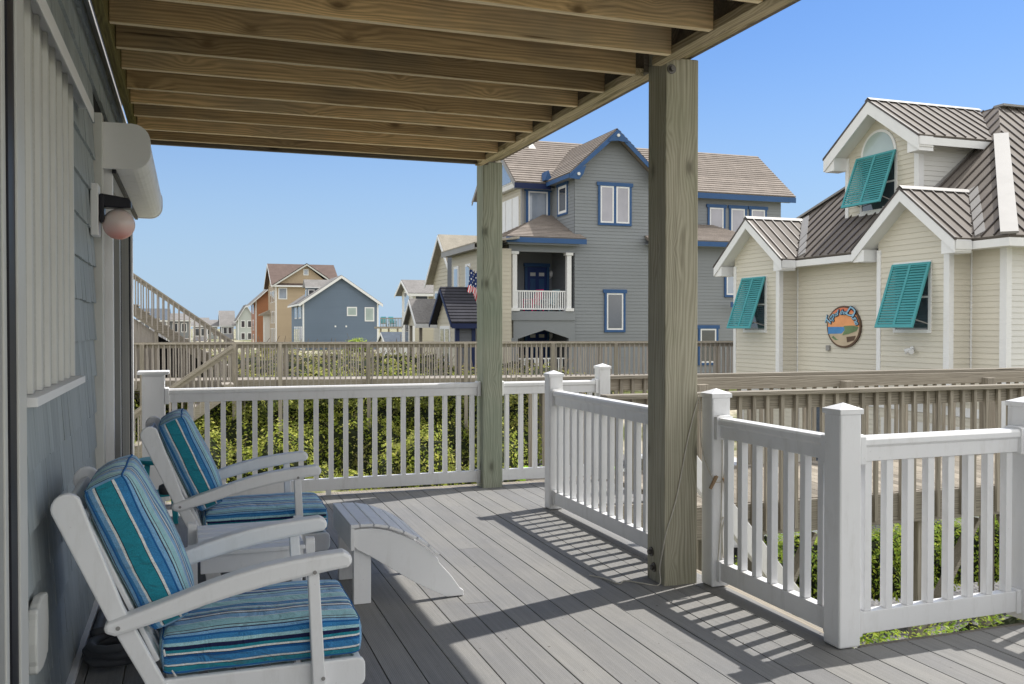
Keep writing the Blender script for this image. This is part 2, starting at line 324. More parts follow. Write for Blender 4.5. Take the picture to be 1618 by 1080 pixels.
# ------------------------------------------------------------------ mesh helpers
def V(*a): return Vector(a)
class MB:
    def __init__(s): s.v = []; s.f = []; s.uv = None; s.fm = []; s.cur = 0
    def face(s, idx): s.f.append(tuple(idx)); s.fm.append(s.cur)
    def quad(s, a, b, c, d):
        n = len(s.v); s.v += [Vector(a), Vector(b), Vector(c), Vector(d)]; s.face((n, n + 1, n + 2, n + 3))
    def ngon(s, pts):
        n = len(s.v); s.v += [Vector(p) for p in pts]; s.face(range(n, n + len(pts)))
    def box(s, x0, x1, y0, y1, z0, z1):
        n = len(s.v)
        s.v += [Vector((x, y, z)) for z in (z0, z1) for y in (y0, y1) for x in (x0, x1)]
        for q in ((0, 2, 3, 1), (4, 5, 7, 6), (0, 1, 5, 4), (2, 6, 7, 3), (0, 4, 6, 2), (1, 3, 7, 5)): s.face([n + i for i in q])
        return s
    def prism(s, pts, vec):
        pts = [Vector(p) for p in pts]; vec = Vector(vec); n = len(s.v); k = len(pts)
        nrm = Vector((0, 0, 0))
        for i in range(k): nrm += (pts[i] - pts[0]).cross(pts[(i + 1) % k] - pts[0])
        if nrm.dot(vec) > 0: pts.reverse()
        s.v += pts + [p + vec for p in pts]
        s.face(range(n, n + k)); s.face([n + k + i for i in reversed(range(k))])
        for i in range(k):
            j = (i + 1) % k; s.face((n + i, n + k + i, n + k + j, n + j))
        return s
    def bar(s, p0, p1, w_, h_, up=(0, 0, 1)):
        p0 = Vector(p0); p1 = Vector(p1); d = (p1 - p0).normalized(); up = Vector(up)
        if abs(d.dot(up)) > .99: up = Vector((0, 1, 0))
        sd = d.cross(up).normalized(); u = sd.cross(d).normalized()
        a = [p0 + sd * sx * w_ / 2 + u * sz * h_ / 2 for sx, sz in ((-1, -1), (1, -1), (1, 1), (-1, 1))]
        return s.prism(a, p1 - p0)
    def tube(s, pts, r, k=8, caps=True, closed=False):
        pts = [Vector(p) for p in pts]; n0 = len(s.v); m = len(pts); prev = None
        rr = r if isinstance(r, (list, tuple)) else [r] * m
        for i, p in enumerate(pts):
            d = (pts[min(i + 1, m - 1)] - pts[max(i - 1, 0)]).normalized()
            if prev is None:
                a = Vector((0, 0, 1)) if abs(d.z) < .9 else Vector((1, 0, 0)); sd = d.cross(a).normalized()
            else: sd = (prev - d * prev.dot(d)).normalized()
            prev = sd; u = d.cross(sd)
            for j in range(k):
                t = 2 * math.pi * j / k; s.v.append(p + (sd * math.cos(t) + u * math.sin(t)) * rr[i])
        for i in range(m - 1):
            for j in range(k):
                a = n0 + i * k + j; b = n0 + i * k + (j + 1) % k; s.face((a, b, b + k, a + k))
        if caps:
            s.face([n0 + j for j in reversed(range(k))]); s.face([n0 + (m - 1) * k + j for j in range(k)])
        return s
    def lathe(s, c, prof, k=24):
        c = Vector(c); n0 = len(s.v)
        for r, z in prof:
            for j in range(k):
                t = 2 * math.pi * j / k; s.v.append(c + Vector((r * math.cos(t), r * math.sin(t), z)))
        for i in range(len(prof) - 1):
            for j in range(k):
                a = n0 + i * k + j; b = n0 + i * k + (j + 1) % k; s.face((a, b, b + k, a + k))
        return s
    def build(s, name, mat, parent=None, bevel=0, smooth=False, mats=None, sub=0):
        me = bpy.data.meshes.new(name)
        o_ = parent_world(parent)
        me.from_pydata([v - o_ for v in s.v], [], s.f)
        for m_ in (mats or [mat]): me.materials.append(M[m_] if isinstance(m_, str) else m_)
        if mats: me.polygons.foreach_set('material_index', s.fm)
        if smooth: me.polygons.foreach_set('use_smooth', [True] * len(me.polygons))
        me.update()
        o = bpy.data.objects.new(name, me); COL.objects.link(o)
        if parent: o.parent = parent
        if bevel:
            b = o.modifiers.new('bevel', 'BEVEL'); b.width = bevel; b.segments = 2; b.limit_method = 'ANGLE'; b.angle_limit = R(40)
            b.harden_normals = False
        if sub:
            b = o.modifiers.new('sub', 'SUBSURF'); b.levels = sub; b.render_levels = sub
        return o
WORLD = {}
def parent_world(p):
    return WORLD.get(p.name, Vector((0, 0, 0))) if p else Vector((0, 0, 0))
def thing(name, label, cat, loc, group=None):
    o = bpy.data.objects.new(name, None); COL.objects.link(o); o.location = loc; o.empty_display_size = .1
    WORLD[o.name] = Vector(loc); o['label'] = label; o['category'] = cat
    if group: o['group'] = group
    return o
def tag(o, label, cat, group=None):
    o['label'] = label; o['category'] = cat
    if group: o['group'] = group
    return o
def sub(o, parent=None):      # a part may carry sub-parts: same world origin as its own parent
    WORLD[o.name] = parent_world(o.parent); return o
def struct(o, kind='structure'): o['kind'] = kind; return o

def clip(poly, axis, val, keep_greater):
    outp = []; k = len(poly)
    for i in range(k):
        a, b = poly[i], poly[(i + 1) % k]
        ia = (a[axis] >= val) == keep_greater or abs(a[axis] - val) < 1e-9; ib = (b[axis] >= val) == keep_greater or abs(b[axis] - val) < 1e-9
        if ia: outp.append(a)
        if ia != ib:
            t = (val - a[axis]) / (b[axis] - a[axis]); outp.append((a[0] + t * (b[0] - a[0]), a[1] + t * (b[1] - a[1])))
    return outp
def lap(mb, O, U, Vv, N, poly, expo, lip=.014, jit=0, back=True):
    """lapped courses (siding or roof shingles) filling a convex polygon given in (u,v) on the plane O,U,V with outward normal N"""
    O, U, Vv, N = map(Vector, (O, U, Vv, N)); flip = U.cross(Vv).dot(N) < 0
    v0 = min(p[1] for p in poly); v1 = max(p[1] for p in poly); v = v0
    while v < v1 - 1e-4:
        t = min(v + expo, v1); st = clip(clip(poly, 1, v, True), 1, t, False)
        if len(st) >= 3:
            def P(p): return O + U * p[0] + Vv * p[1] + N * (lip * (1 - (p[1] - v) / expo))
            pts = [P(p) for p in st]
            if flip: pts.reverse()
            mb.ngon(pts)
            lo = [p for p in st if abs(p[1] - v) < 1e-6]
            if len(lo) >= 2 and v > v0 - 1:
                a = min(lo); b = max(lo); A = O + U * a[0] + Vv * v; B = O + U * b[0] + Vv * v
                q = [A - N * .002, B - N * .002, B + N * lip, A + N * lip]
                if flip: q.reverse()
                mb.quad(*q)
        v = t
def ribs(mb, O, U, Vv, N, poly, step, w_=.03, h_=.035, start=.2):
    O, U, Vv, N = map(Vector, (O, U, Vv, N)); u0 = min(p[0] for p in poly); u1 = max(p[0] for p in poly); u = u0 + start
    while u < u1:
        vs = []
        k = len(poly)
        for i in range(k):
            a, b = poly[i], poly[(i + 1) % k]
            if (a[0] - u) * (b[0] - u) < 0:
                t = (u - a[0]) / (b[0] - a[0]); vs.append(a[1] + t * (b[1] - a[1]))
        if len(vs) >= 2 and max(vs) - min(vs) > .08:
            A = O + U * u + Vv * (min(vs) + .01); B = O + U * u + Vv * (max(vs) - .01)
            mb.bar(A + N * h_ / 2, B + N * h_ / 2, w_, h_, up=N)
        u += step
def slab(mb, O, U, Vv, N, poly, th=.08):
    O, U, Vv, N = map(Vector, (O, U, Vv, N))
    mb.prism([O + U * p[0] + Vv * p[1] - N * th for p in poly], N * (th - .002))
# axes
X_, Y_, Z_ = V(1, 0, 0), V(0, 1, 0), V(0, 0, 1)
# ================================================================== GROUND
def sstep(a, b, x):
    t = max(0, min(1, (x - a) / (b - a))); return t * t * (3 - 2 * t)
def gz(x, y):
    d = 1.6 * sstep(27, 40, y)
    return -2.6 + d + (.10 * mnoise.noise(Vector((x * .25, y * .25, 0))) if not (x > 7 and y < 24) else 0)
mb = MB(); xs = [-1500, -600, -250, -120] + [-60 + i * 2 for i in range(18)] + [-24 + i * .8 for i in range(75)] + [36 + i * 3 for i in range(9)] + [120, 250, 600, 1500]
ys = [-1500, -400, -100, -40, -15, -5] + [-2 + i * .8 for i in range(72)] + [56 + i * 4 for i in range(12)] + [130, 200, 400, 800, 2000]
for y in ys:
    for x in xs: mb.v.append(V(x, y, gz(x, y)))
nx = len(xs)
for j in range(len(ys) - 1):
    for i in range(nx - 1): a = j * nx + i; mb.face((a, a + 1, a + 1 + nx, a + nx))
struct(mb.build('ground', 'dune_ground', smooth=True))
mb = MB(); mb.ngon([(7.2, -6, -2.55), (14.5, -6, -2.55), (14.5, 26, -2.55), (9.2, 26, -2.55), (8.3, 15, -2.55), (7.0, 10.8, -2.55)])
struct(mb.build('gravel_driveway', 'gravel'))

# ================================================================== DECK
mb = MB(); k = 0
x = -.541
while x < 4.75:
    a, b = x + .0022, x + .1425 - .0022
    spans = []
    if b < 2.76: spans = [(-2.0, 7.80)]
    else:
        spans = [(-2.0, 3.30)]
        if b < 3.72: spans.append((6.68, 7.80))
    for s0, s1 in spans:
        cuts = [s0]; y = s0 + random.choice((1.6, 2.4, 3.6, 4.8, 6.8, 7.2)) + .4 * random.randint(0, 2)
        while y < s1 - .8: cuts.append(y); y += 4.88
        cuts.append(s1)
        for c0, c1 in zip(cuts, cuts[1:]):
            dz = random.uniform(-.0012, .0012)
            aa = max(a, -.455)
            if b > aa: mb.box(aa, b, c0 + .0015, c1 - .0015, -.025 + dz, 0 + dz)
    x += .1425
deck = struct(mb.build('deck_floor', 'deck_composite', bevel=.0022))
mb = MB()
for y in [-1.8 + .4 * i for i in range(25)]:
    mb.box(-.45, 2.72, y, y + .038, -.24, -.028)
mb.box(2.755, 2.80, 3.42, 6.66, -.26, -.014); mb.box(2.80, 4.7, 3.315, 3.355, -.26, -.014); mb.box(-.45, 3.75, 7.81, 7.95, -.2, -.008)
mb.box(2.86, 3.72, 6.62, 6.66, -.26, -.014); mb.box(3.735, 3.775, 6.66, 7.80, -.26, -.014)
struct(mb.build('deck_edge_boards', 'weathered_island_y'))
mb = MB()
for (px_, py_) in ((-.2, 7.6), (2.65, .5), (-.2, 3.5), (3.65, 7.6), (1.2, 7.6)): mb.box(px_ - .09, px_ + .09, py_ - .09, py_ + .09, -2.7, -.242)
struct(mb.build('deck_supports', 'weathered_wood_z'))

# ================================================================== OUR HOUSE WALL
house = thing('beach_house', 'blue grey shingled house wall with white door trim beside the deck chairs', 'house', (-.6, 4, 0))
mb = MB(); mb.box(-9, -.478, -3, 7.72, -2.6, 3.4); mb.build('wall', 'dark_interior', house)
mb = MB(); z = .03; row = 0
while z < 3.0:
    YE = 5.262 if z < 2.55 else 7.72
    y = 2.88 - random.uniform(0, .1)
    while y < YE - .002:
        wd = random.choice((.08, .1, .12, .14, .16, .19)) * random.uniform(.9, 1.1); y1 = min(y + wd, YE); y0 = max(y, 2.88)
        if y1 - y0 > .02:
            zb = z + random.uniform(-.004, .004); th = .020 + random.uniform(-.002, .002); zt = min(z + .215, 3.08)
            n = len(mb.v)
            mb.v += [V(-.476, y0, zb), V(-.476, y1, zb), V(-.476 + th, y1, zb), V(-.476 + th, y0, zb), V(-.476, y0, zt), V(-.476, y1, zt), V(-.471, y1, zt), V(-.471, y0, zt)]
            for q in ((0, 1, 2, 3), (4, 7, 6, 5), (3, 2, 6, 7), (0, 3, 7, 4), (1, 5, 6, 2)): mb.face([n + i for i in q])
        y = y1 + .0035
    z += .187; row += 1
mb.build('shingles', 'shingle_paint', house)
mb = MB(); mb.box(-.476, -.432, 2.9, 5.24, .0, .028)
mb.build('base_trim', 'white_trim', house, bevel=.002)
mb = MB(); mb.box(-.476, -.445, 2.0, 7.7, 2.945, 2.975); mb.build('soffit_trim', 'flag_white', house)
mb = MB(); mb.box(-.476, -.425, 5.265, 5.375, 0.002, 2.52); mb.box(-.476, -.43, 5.376, 7.70, 2.40, 2.52); tr = mb.build('door_trim', 'aged_white_trim', house, bevel=.003)
dr = mb = MB()
d_ = MB(); d_.box(-.47, -.405, 7.60, 7.68, .002, 2.25); d_.build('end_guide', 'white_vinyl', house, bevel=.003)
d_ = MB(); d_.box(-.47, -.385, 5.40, 5.455, .002, 2.25); door = d_.build('sliding_door', 'white_vinyl', house, bevel=.003); sub(door)
d_ = MB()
for (a, b, xx) in ((5.46, 5.56, -.44), (6.5, 6.6, -.425), (6.62, 6.70, -.44), (7.53, 7.553, -.43)): d_.box(-.475, xx, a, b, .03, 2.25)
d_.box(-.475, -.438, 5.46, 7.6, .002, .1); d_.box(-.475, -.438, 5.46, 7.6, 2.15, 2.25); d_.build('frame', 'grey_frame', door)
d_ = MB(); d_.box(-.475, -.452, 5.56, 6.5, .1, 2.15); d_.box(-.475, -.455, 6.7, 7.55, .1, 2.15); d_.build('pane', 'window_glass', door)
d_ = MB(); d_.box(-.435, -.418, 7.555, 7.598, .02, 2.25); d_.build('gasket', 'black_rubber', door)
# nearer door frame at the picture's left edge
d_ = MB(); d_.box(-.476, -.430, 2.765, 2.885, .002, 2.6); d_.box(-.476, -.441, 2.625, 2.665, .002, 2.6); door2 = d_.build('door_frame', 'aged_white_trim', house, bevel=.003); sub(door2)
d_ = MB(); d_.box(-.476, -.436, 2.668, 2.762, .002, 2.6); d_.build('gasket', 'black_rubber', door2)
d_ = MB(); d_.box(-.476, -.446, 1.3, 2.622, .002, 2.6); d_.build('door_panel', 'grey_frame', door2)
d_ = MB(); d_.box(-.476, -.45, -3, 1.298, .002, 2.6); d_.build('side_wall', 'shingle_paint', house)

# storm panel
sp = thing('storm_panel', 'corrugated grey metal storm panel over the window in the shingled wall', 'storm panel', (-.45, 3.5, 1.2))
mb = MB(); rg = MB(); y = 2.90
while y < 4.14:
    q = [(y, 0), (min(y + .125, 4.16), 0)]
    mb.box(-.452, -.449, q[0][0], q[1][0], 1.205, 2.37)
    if y + .17 < 4.17:
        for (a, b) in (((y + .125, 0), (y + .132, .013)), ((y + .132, .013), (y + .160, .013)), ((y + .160, .013), (y + .167, 0))):
            rg.prism([(-.449 + a[1], a[0], 1.205), (-.449 + b[1], b[0], 1.205), (-.4515 + b[1], b[0], 1.205), (-.4515 + a[1], a[0], 1.205)], (0, 0, 1.165))
    y += .175
mb.build('corrugated_sheet', 'storm_panel_metal', sp); rg.build('panel_ribs', 'aged_white_trim', sp)
mb = MB(); mb.box(-.455, -.398, 2.9, 4.52, 2.372, 2.375); mb.box(-.40, -.397, 2.9, 4.52, 2.315, 2.372); mb.build('header_track', 'white_trim', sp)
mb = MB(); mb.box(-.455, -.405, 2.9, 4.17, 1.175, 1.203); mb.build('sill_track', 'white_trim', sp, bevel=.002)

# roller shutter housing
rs = thing('roller_shutter', 'white roll-up shutter housing with rounded corner above the sliding door', 'roller shutter', (-.42, 6.4, 2.25))
def shprof(y, x0=-.458, x1=-.195, z0=2.245, z1=2.475, r=.085):
    pts = [(x0, y, z0), (x0, y, z1)]
    for i in range(7): t = R(90 - i * 15); pts.append((x1 - r + r * math.cos(t), y, z1 - r + r * math.sin(t)))
    for i in range(7): t = R(-i * 15); pts.append((x1 - r + r * math.cos(t), y, z0 + r + r * math.sin(t)))
    return pts
mb = MB(); mb.prism(shprof(5.335), (0, 2.30, 0)); mb.build('housing', 'white_vinyl', rs, smooth=False, bevel=.002)
mb = MB(); mb.prism(shprof(5.30, -.46, -.19, 2.24, 2.48, .09), (0, .035, 0)); mb.build('end_cap', 'white_trim', rs); mb = MB(); mb.prism(shprof(7.637, -.46, -.19, 2.24, 2.48, .09), (0, .03, 0)); mb.build('end_cap', 'white_trim', rs)
mb = MB(); mb.box(-.385, -.365, 5.36, 7.6, 2.222, 2.244); mb.build('bottom_bar', 'black_rubber', rs)

# wall lamp
lamp = thing('wall_lamp', 'globe wall lamp on a black bracket beside the sliding door', 'wall lamp', (-.44, 5.12, 2.0))
mb = MB(); mb.box(-.462, -.425, 5.03, 5.16, 1.86, 2.12); mb.build('mounting_plate', 'white_trim', lamp, bevel=.006)
mb = MB(); mb.box(-.424, -.40, 5.05, 5.15, 1.93, 2.07); mb.prism([(-.42, 5.055, 2.03), (-.42, 5.055, 2.075), (-.29, 5.055, 2.055), (-.275, 5.055, 2.04), (-.275, 5.055, 2.005), (-.40, 5.055, 2.005)], (0, .09, 0)); mb.build('bracket', 'black_metal', lamp, bevel=.006)
mb = MB(); pr = []
for i in range(13): t = R(-90 + i * 14.2); pr.append((.078 * math.cos(t), .078 * math.sin(t)))
mb.lathe((-.335, 5.10, 1.925), pr, 28)
g = mb.build('globe', 'lamp_glass', lamp, smooth=True)
g.data.transform(Matrix.Translation(-Vector((.105, -.02, -.075)))); g.location = (.105, -.02, -.075)
# cover plate low on the wall
mb = MB(); pts = []
for i in range(28):
    t = 2 * math.pi * i / 28; c, s_ = math.cos(t), math.sin(t)
    rr = 1 + .05 * math.cos(4 * t * 2)
    pts.append((-.452, 3.11 + .115 * rr * (abs(c) ** .45) * (1 if c > 0 else -1), .475 + .105 * rr * (abs(s_) ** .45) * (1 if s_ > 0 else -1)))
mb.prism(pts, (.028, 0, 0)); tag(mb.build('outlet_cover', 'aged_white_trim', bevel=.006), 'scalloped white outlet cover low on the grey shingled wall', 'outlet cover')
# hose
mb = MB(); pts = [(-.40, 5.0, .012), (-.405, 4.7, .018), (-.40, 4.4, .02)]
for i in range(64):
    t = i / 16 * 2 * math.pi; r = .125 + .012 * math.sin(i * .9); pts.append((-.275 - r * math.cos(t), 4.22 - r * 1.15 * math.sin(t), .024 + .0012 * i + .006 * math.sin(i * .5)))
mb.tube(pts, .019, 10); tag(mb.build('garden_hose', 'dark_hose', smooth=True), 'dark grey hose coiled on the deck behind the nearest chair', 'hose')

# ================================================================== DECK OVERHEAD
ud = thing('upper_deck', 'timber deck overhead with bare joists resting on a beam and two square wooden posts', 'upper deck', (1, 4, 2.8))
ys_ = [4.61 + .4 * i for i in range(-9, 0)] + [4.61, 5.015, 5.415, 5.86, 6.23, 6.60, 7.02, 7.36]
for y in ys_:
    e = 2.334
    mb = MB(); bow = random.uniform(-.004, .004)
    mb.box(-.339, e, y, y + .038, 2.80 + bow, 3.028); mb.fm[0] = 1; mb.build('joist', None, ud, bevel=.003, mats=['joist_wood', 'joist_lit_edge_wood'])
mb = MB(); mb.box(-.339, 2.44, 7.60, 7.640, 2.805, 3.028); mb.build('rim_joist', 'rim_wood', ud, bevel=.003)
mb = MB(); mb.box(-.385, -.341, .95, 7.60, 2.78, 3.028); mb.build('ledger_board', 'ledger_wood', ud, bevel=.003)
for (ya, yb) in ((.95, 4.428), (4.634, 7.66)):
    mb = MB(); mb.box(2.336, 2.394, ya, yb, 2.798, 2.842); mb.build('ledger_strip', 'beam_wood', ud, bevel=.003)
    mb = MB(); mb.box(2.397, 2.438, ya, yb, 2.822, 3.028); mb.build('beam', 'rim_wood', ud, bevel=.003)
    mb = MB(); mb.box(2.440, 2.498, ya, yb, 2.842, 3.028); mb.build('beam', 'beam_wood', ud, bevel=.003)
mb = MB(); mb.box(2.501, 2.556, .95, 7.70, 2.858, 3.028); mb.build('beam', 'beam_wood', ud, bevel=.003)
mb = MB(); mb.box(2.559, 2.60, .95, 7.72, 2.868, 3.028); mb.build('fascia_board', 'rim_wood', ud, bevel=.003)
mb = MB(); y = .90
while y < 7.84: mb.box(-.385, 2.86, y, min(y + .14, 7.86), 3.031, 3.06); y += .143
mb.build('decking', 'upper_boards', ud)
p1 = MB(); p1.box(2.422, 2.622, 4.430, 4.632, -2.6, 2.855); p1.box(2.422, 2.498, 4.430, 4.632, 2.8551, 3.0); p1 = sub(p1.build('post', 'post_wood', ud, bevel=.006))
p2 = MB(); p2.box(2.412, 2.590, 7.668, 7.858, -2.6, 2.84); p2 = sub(p2.build('post', 'green_post_wood', ud, bevel=.006))
def bolt(p, axis, parent):
    mb = MB(); a = Vector(p); d = {'x': V(-1, 0, 0), 'y': V(0, -1, 0)}[axis]
    mb.tube([a, a + d * .006], .026, 14); mb.tube([a + d * .006, a + d * .022], .014, 6); return mb.build('bolt', 'bolt_steel', parent)
bolt((2.422, 4.58, .155), 'x', p1); bolt((2.422, 4.55, .075), 'x', p1); bolt((2.422, 4.47, 2.86), 'x', p1); bolt((2.455, 4.43, 2.79), 'y', p1)

# ================================================================== WHITE RAILINGS
def white_post(x0, y0, parent, s=.112, h=1.035, base=0.003):
    mb = MB(); mb.box(x0, x0 + s, y0, y0 + s, base, h - .008); p = sub(mb.build('post', 'white_vinyl', parent, bevel=.009))
    c = .006; mb = MB(); a = [(x0 - c, y0 - c), (x0 + s + c, y0 - c), (x0 + s + c, y0 + s + c), (x0 - c, y0 + s + c)]
    mb.prism([(q[0], q[1], h - .012) for q in a], (0, 0, .022))
    n = len(mb.v); z = h + .0101; mb.v += [V(q[0], q[1], z) for q in a] + [V(x0 + s / 2, y0 + s / 2, h + .036)]
    for i in range(4): mb.face((n + i, n + (i + 1) % 4, n + 4))
    mb.build('cap', 'white_vinyl', p, bevel=.0015)
    return p
def rail_run(a, b, parent, n=None, top=.918, br0=True, br1=True, first=.07):
    """white vinyl rail panel from a to b (xy)"""
    A = V(a[0], a[1], 0); B = V(b[0], b[1], 0); d = (B - A).normalized(); L = (B - A).length; sd = V(-d.y, d.x, 0)
    def at(t, z, o=0): return A + d * t + Z_ * z + sd * o
    mb = MB(); prof = [(-.044, top - .034), (-.044, top - .012), (-.036, top), (.036, top), (.044, top - .012), (.044, top - .034), (.030, top - .046), (.027, top - .108), (-.027, top - .108), (-.030, top - .046)]
    mb.prism([A + sd * p[0] + Z_ * p[1] for p in prof], d * L); mb.build('top_rail', 'white_vinyl', parent, bevel=.002)
    mb = MB(); mb.prism([A + sd * p[0] + Z_ * p[1] for p in ((-.025, .045), (.025, .045), (.025, .142), (-.025, .142))], d * L); mb.build('bottom_rail', 'white_vinyl', parent, bevel=.003)
    n = n or int(round((L - .06) / .1225))
    step = (L - 2 * first) / (n - 1)
    for i in range(n):
        t = first + step * i; mb = MB()
        mb.prism([at(t + u * .019, .1425, v_ * .019) for u, v_ in ((-1, -1), (1, -1), (1, 1), (-1, 1))], (0, 0, top - .109 - .1425)); mb.build('baluster', 'white_vinyl', parent, bevel=.0025)
    for f, t in ((br0, 0.0005), (br1, L - .0305)):
        if f:
            mb = MB(); mb.prism([at(t, top - .118, -.05), at(t, top - .118, .05), at(t, top + .004, .05), at(t, top + .012, .03), at(t, top + .012, -.03), at(t, top + .004, -.05)], d * .03)
            mb.build('bracket', 'white_vinyl', parent, bevel=.003); mb = MB(); mb.prism([at(t, .036, -.033), at(t, .036, .033), at(t, .150, .033), at(t, .150, -.033)], d * .03); mb.build('bracket', 'white_vinyl', parent, bevel=.003)
ra = thing('deck_railing', 'white vinyl railing along the far edge between the square newel and green wooden post', 'railing', (1.1, 7.75, 0))
mb = MB(); mb.box(-.352, -.185, 7.725, 7.89, .003, 1.02); q = sub(mb.build('post', 'white_vinyl', ra, bevel=.004))
mb = MB(); mb.prism([(-.352, 7.725, 1.0205), (-.185, 7.725, 1.0205), (-.185, 7.89, 1.0205), (-.352, 7.89, 1.0205)], (0, 0, .012)); mb.prism([(-.385, 7.69, 1.033), (-.150, 7.69, 1.033), (-.150, 7.925, 1.033), (-.385, 7.925, 1.033)], (0, 0, .026)); mb.build('cap', 'white_trim', q, bevel=.006)
rail_run((-.184, 7.77), (2.41, 7.77), ra, 21)
mb = MB(); mb.box(1.07, 1.11, 7.75, 7.79, 0.003, .0445); mb.build('support_block', 'white_vinyl', ra)
rb = thing('deck_railing', 'short white railing between the green wooden post and the far corner post', 'railing', (3.0, 7.75, 0))
white_post(3.54, 7.71, rb); rail_run((2.592, 7.77), (3.539, 7.77), rb, 7)
rc = thing('deck_railing', 'white railing running from its capped post towards the thick wooden post', 'railing', (2.65, 5.6, 0))
white_post(2.605, 6.585, rc); rail_run((2.66, 6.584), (2.66, 4.634), rc, 15)
rd = thing('deck_railing', 'nearest white railing turning a corner round three capped posts at the right', 'railing', (2.7, 3.4, 0))
white_post(2.645, 4.315, rd); white_post(2.655, 3.295, rd); white_post(3.745, 3.325, rd)
rail_run((2.703, 4.314), (2.712, 3.408), rd, 7); rail_run((2.768, 3.352), (3.744, 3.375), rd, 8)
white_post(3.745, 1.55, rd); rail_run((3.80, 3.324), (3.80, 1.663), rd, 13)

# string with clothespins, and the end lying on the deck
st = thing('clothes_line', 'thin white string with clothespins tied to the thick wooden post', 'string', (2.6, 4.35, .5))
def curve(pts, n=10):
    o = []
    P = [Vector(p) for p in pts]; P = [P[0]] + P + [P[-1]]
    for i in range(1, len(P) - 2):
        for j in range(n):
            t = j / n; a, b, c, d = P[i - 1], P[i], P[i + 1], P[i + 2]
            o.append(.5 * ((2 * b) + (c - a) * t + (2 * a - 5 * b + 4 * c - d) * t * t + (3 * b - a - 3 * c + d) * t ** 3))
    o.append(P[-2]); return o
mb = MB()
mb.tube(curve([(2.626, 4.425, 1.03), (2.56, 4.424, .80), (2.49, 4.424, .48), (2.43, 4.424, .30), (2.417, 4.44, .20), (2.415, 4.47, .09), (2.40, 4.45, .006), (2.33, 4.50, .006), (2.26, 4.58, .006), (2.20, 4.54, .006), (2.17, 4.66, .006), (2.12, 4.75, .006)]), .0035, 6)
mb.tube(curve([(2.628, 4.42, 1.02), (2.632, 4.40, .75), (2.64, 4.31, .60), (2.68, 4.305, .57), (2.71, 4.305, .60), (2.735, 4.31, .70), (2.76, 4.25, .84)]), .003, 6)
mb.tube(curve([(2.70, 4.306, .88), (2.70, 4.306, .60), (2.695, 4.306, .38), (2.70, 4.305, .30), (2.695, 4.305, .13), (2.675, 4.305, .10), (2.68, 4.305, .2), (2.695, 4.304, .36), (2.715, 4.304, .37), (2.70, 4.304, .30), (2.708, 4.303, .16)]), .0035, 6)
mb.build('cord', 'rope', st, smooth=True)
for (x, y, z, a) in ((2.64, 4.298, .575, -.5), (2.715, 4.296, .56, .35)):
    mb = MB(); c = V(x, y, z); d = V(math.sin(a), 0, -math.cos(a)); mb.bar(c - d * .035, c + d * .04, .008, .012); mb.bar(c - d * .035 + V(.009, 0, 0), c + d * .04 + V(.003, -.002, 0), .008, .012); mb.build('clothespin', 'clothespin_wood', st)

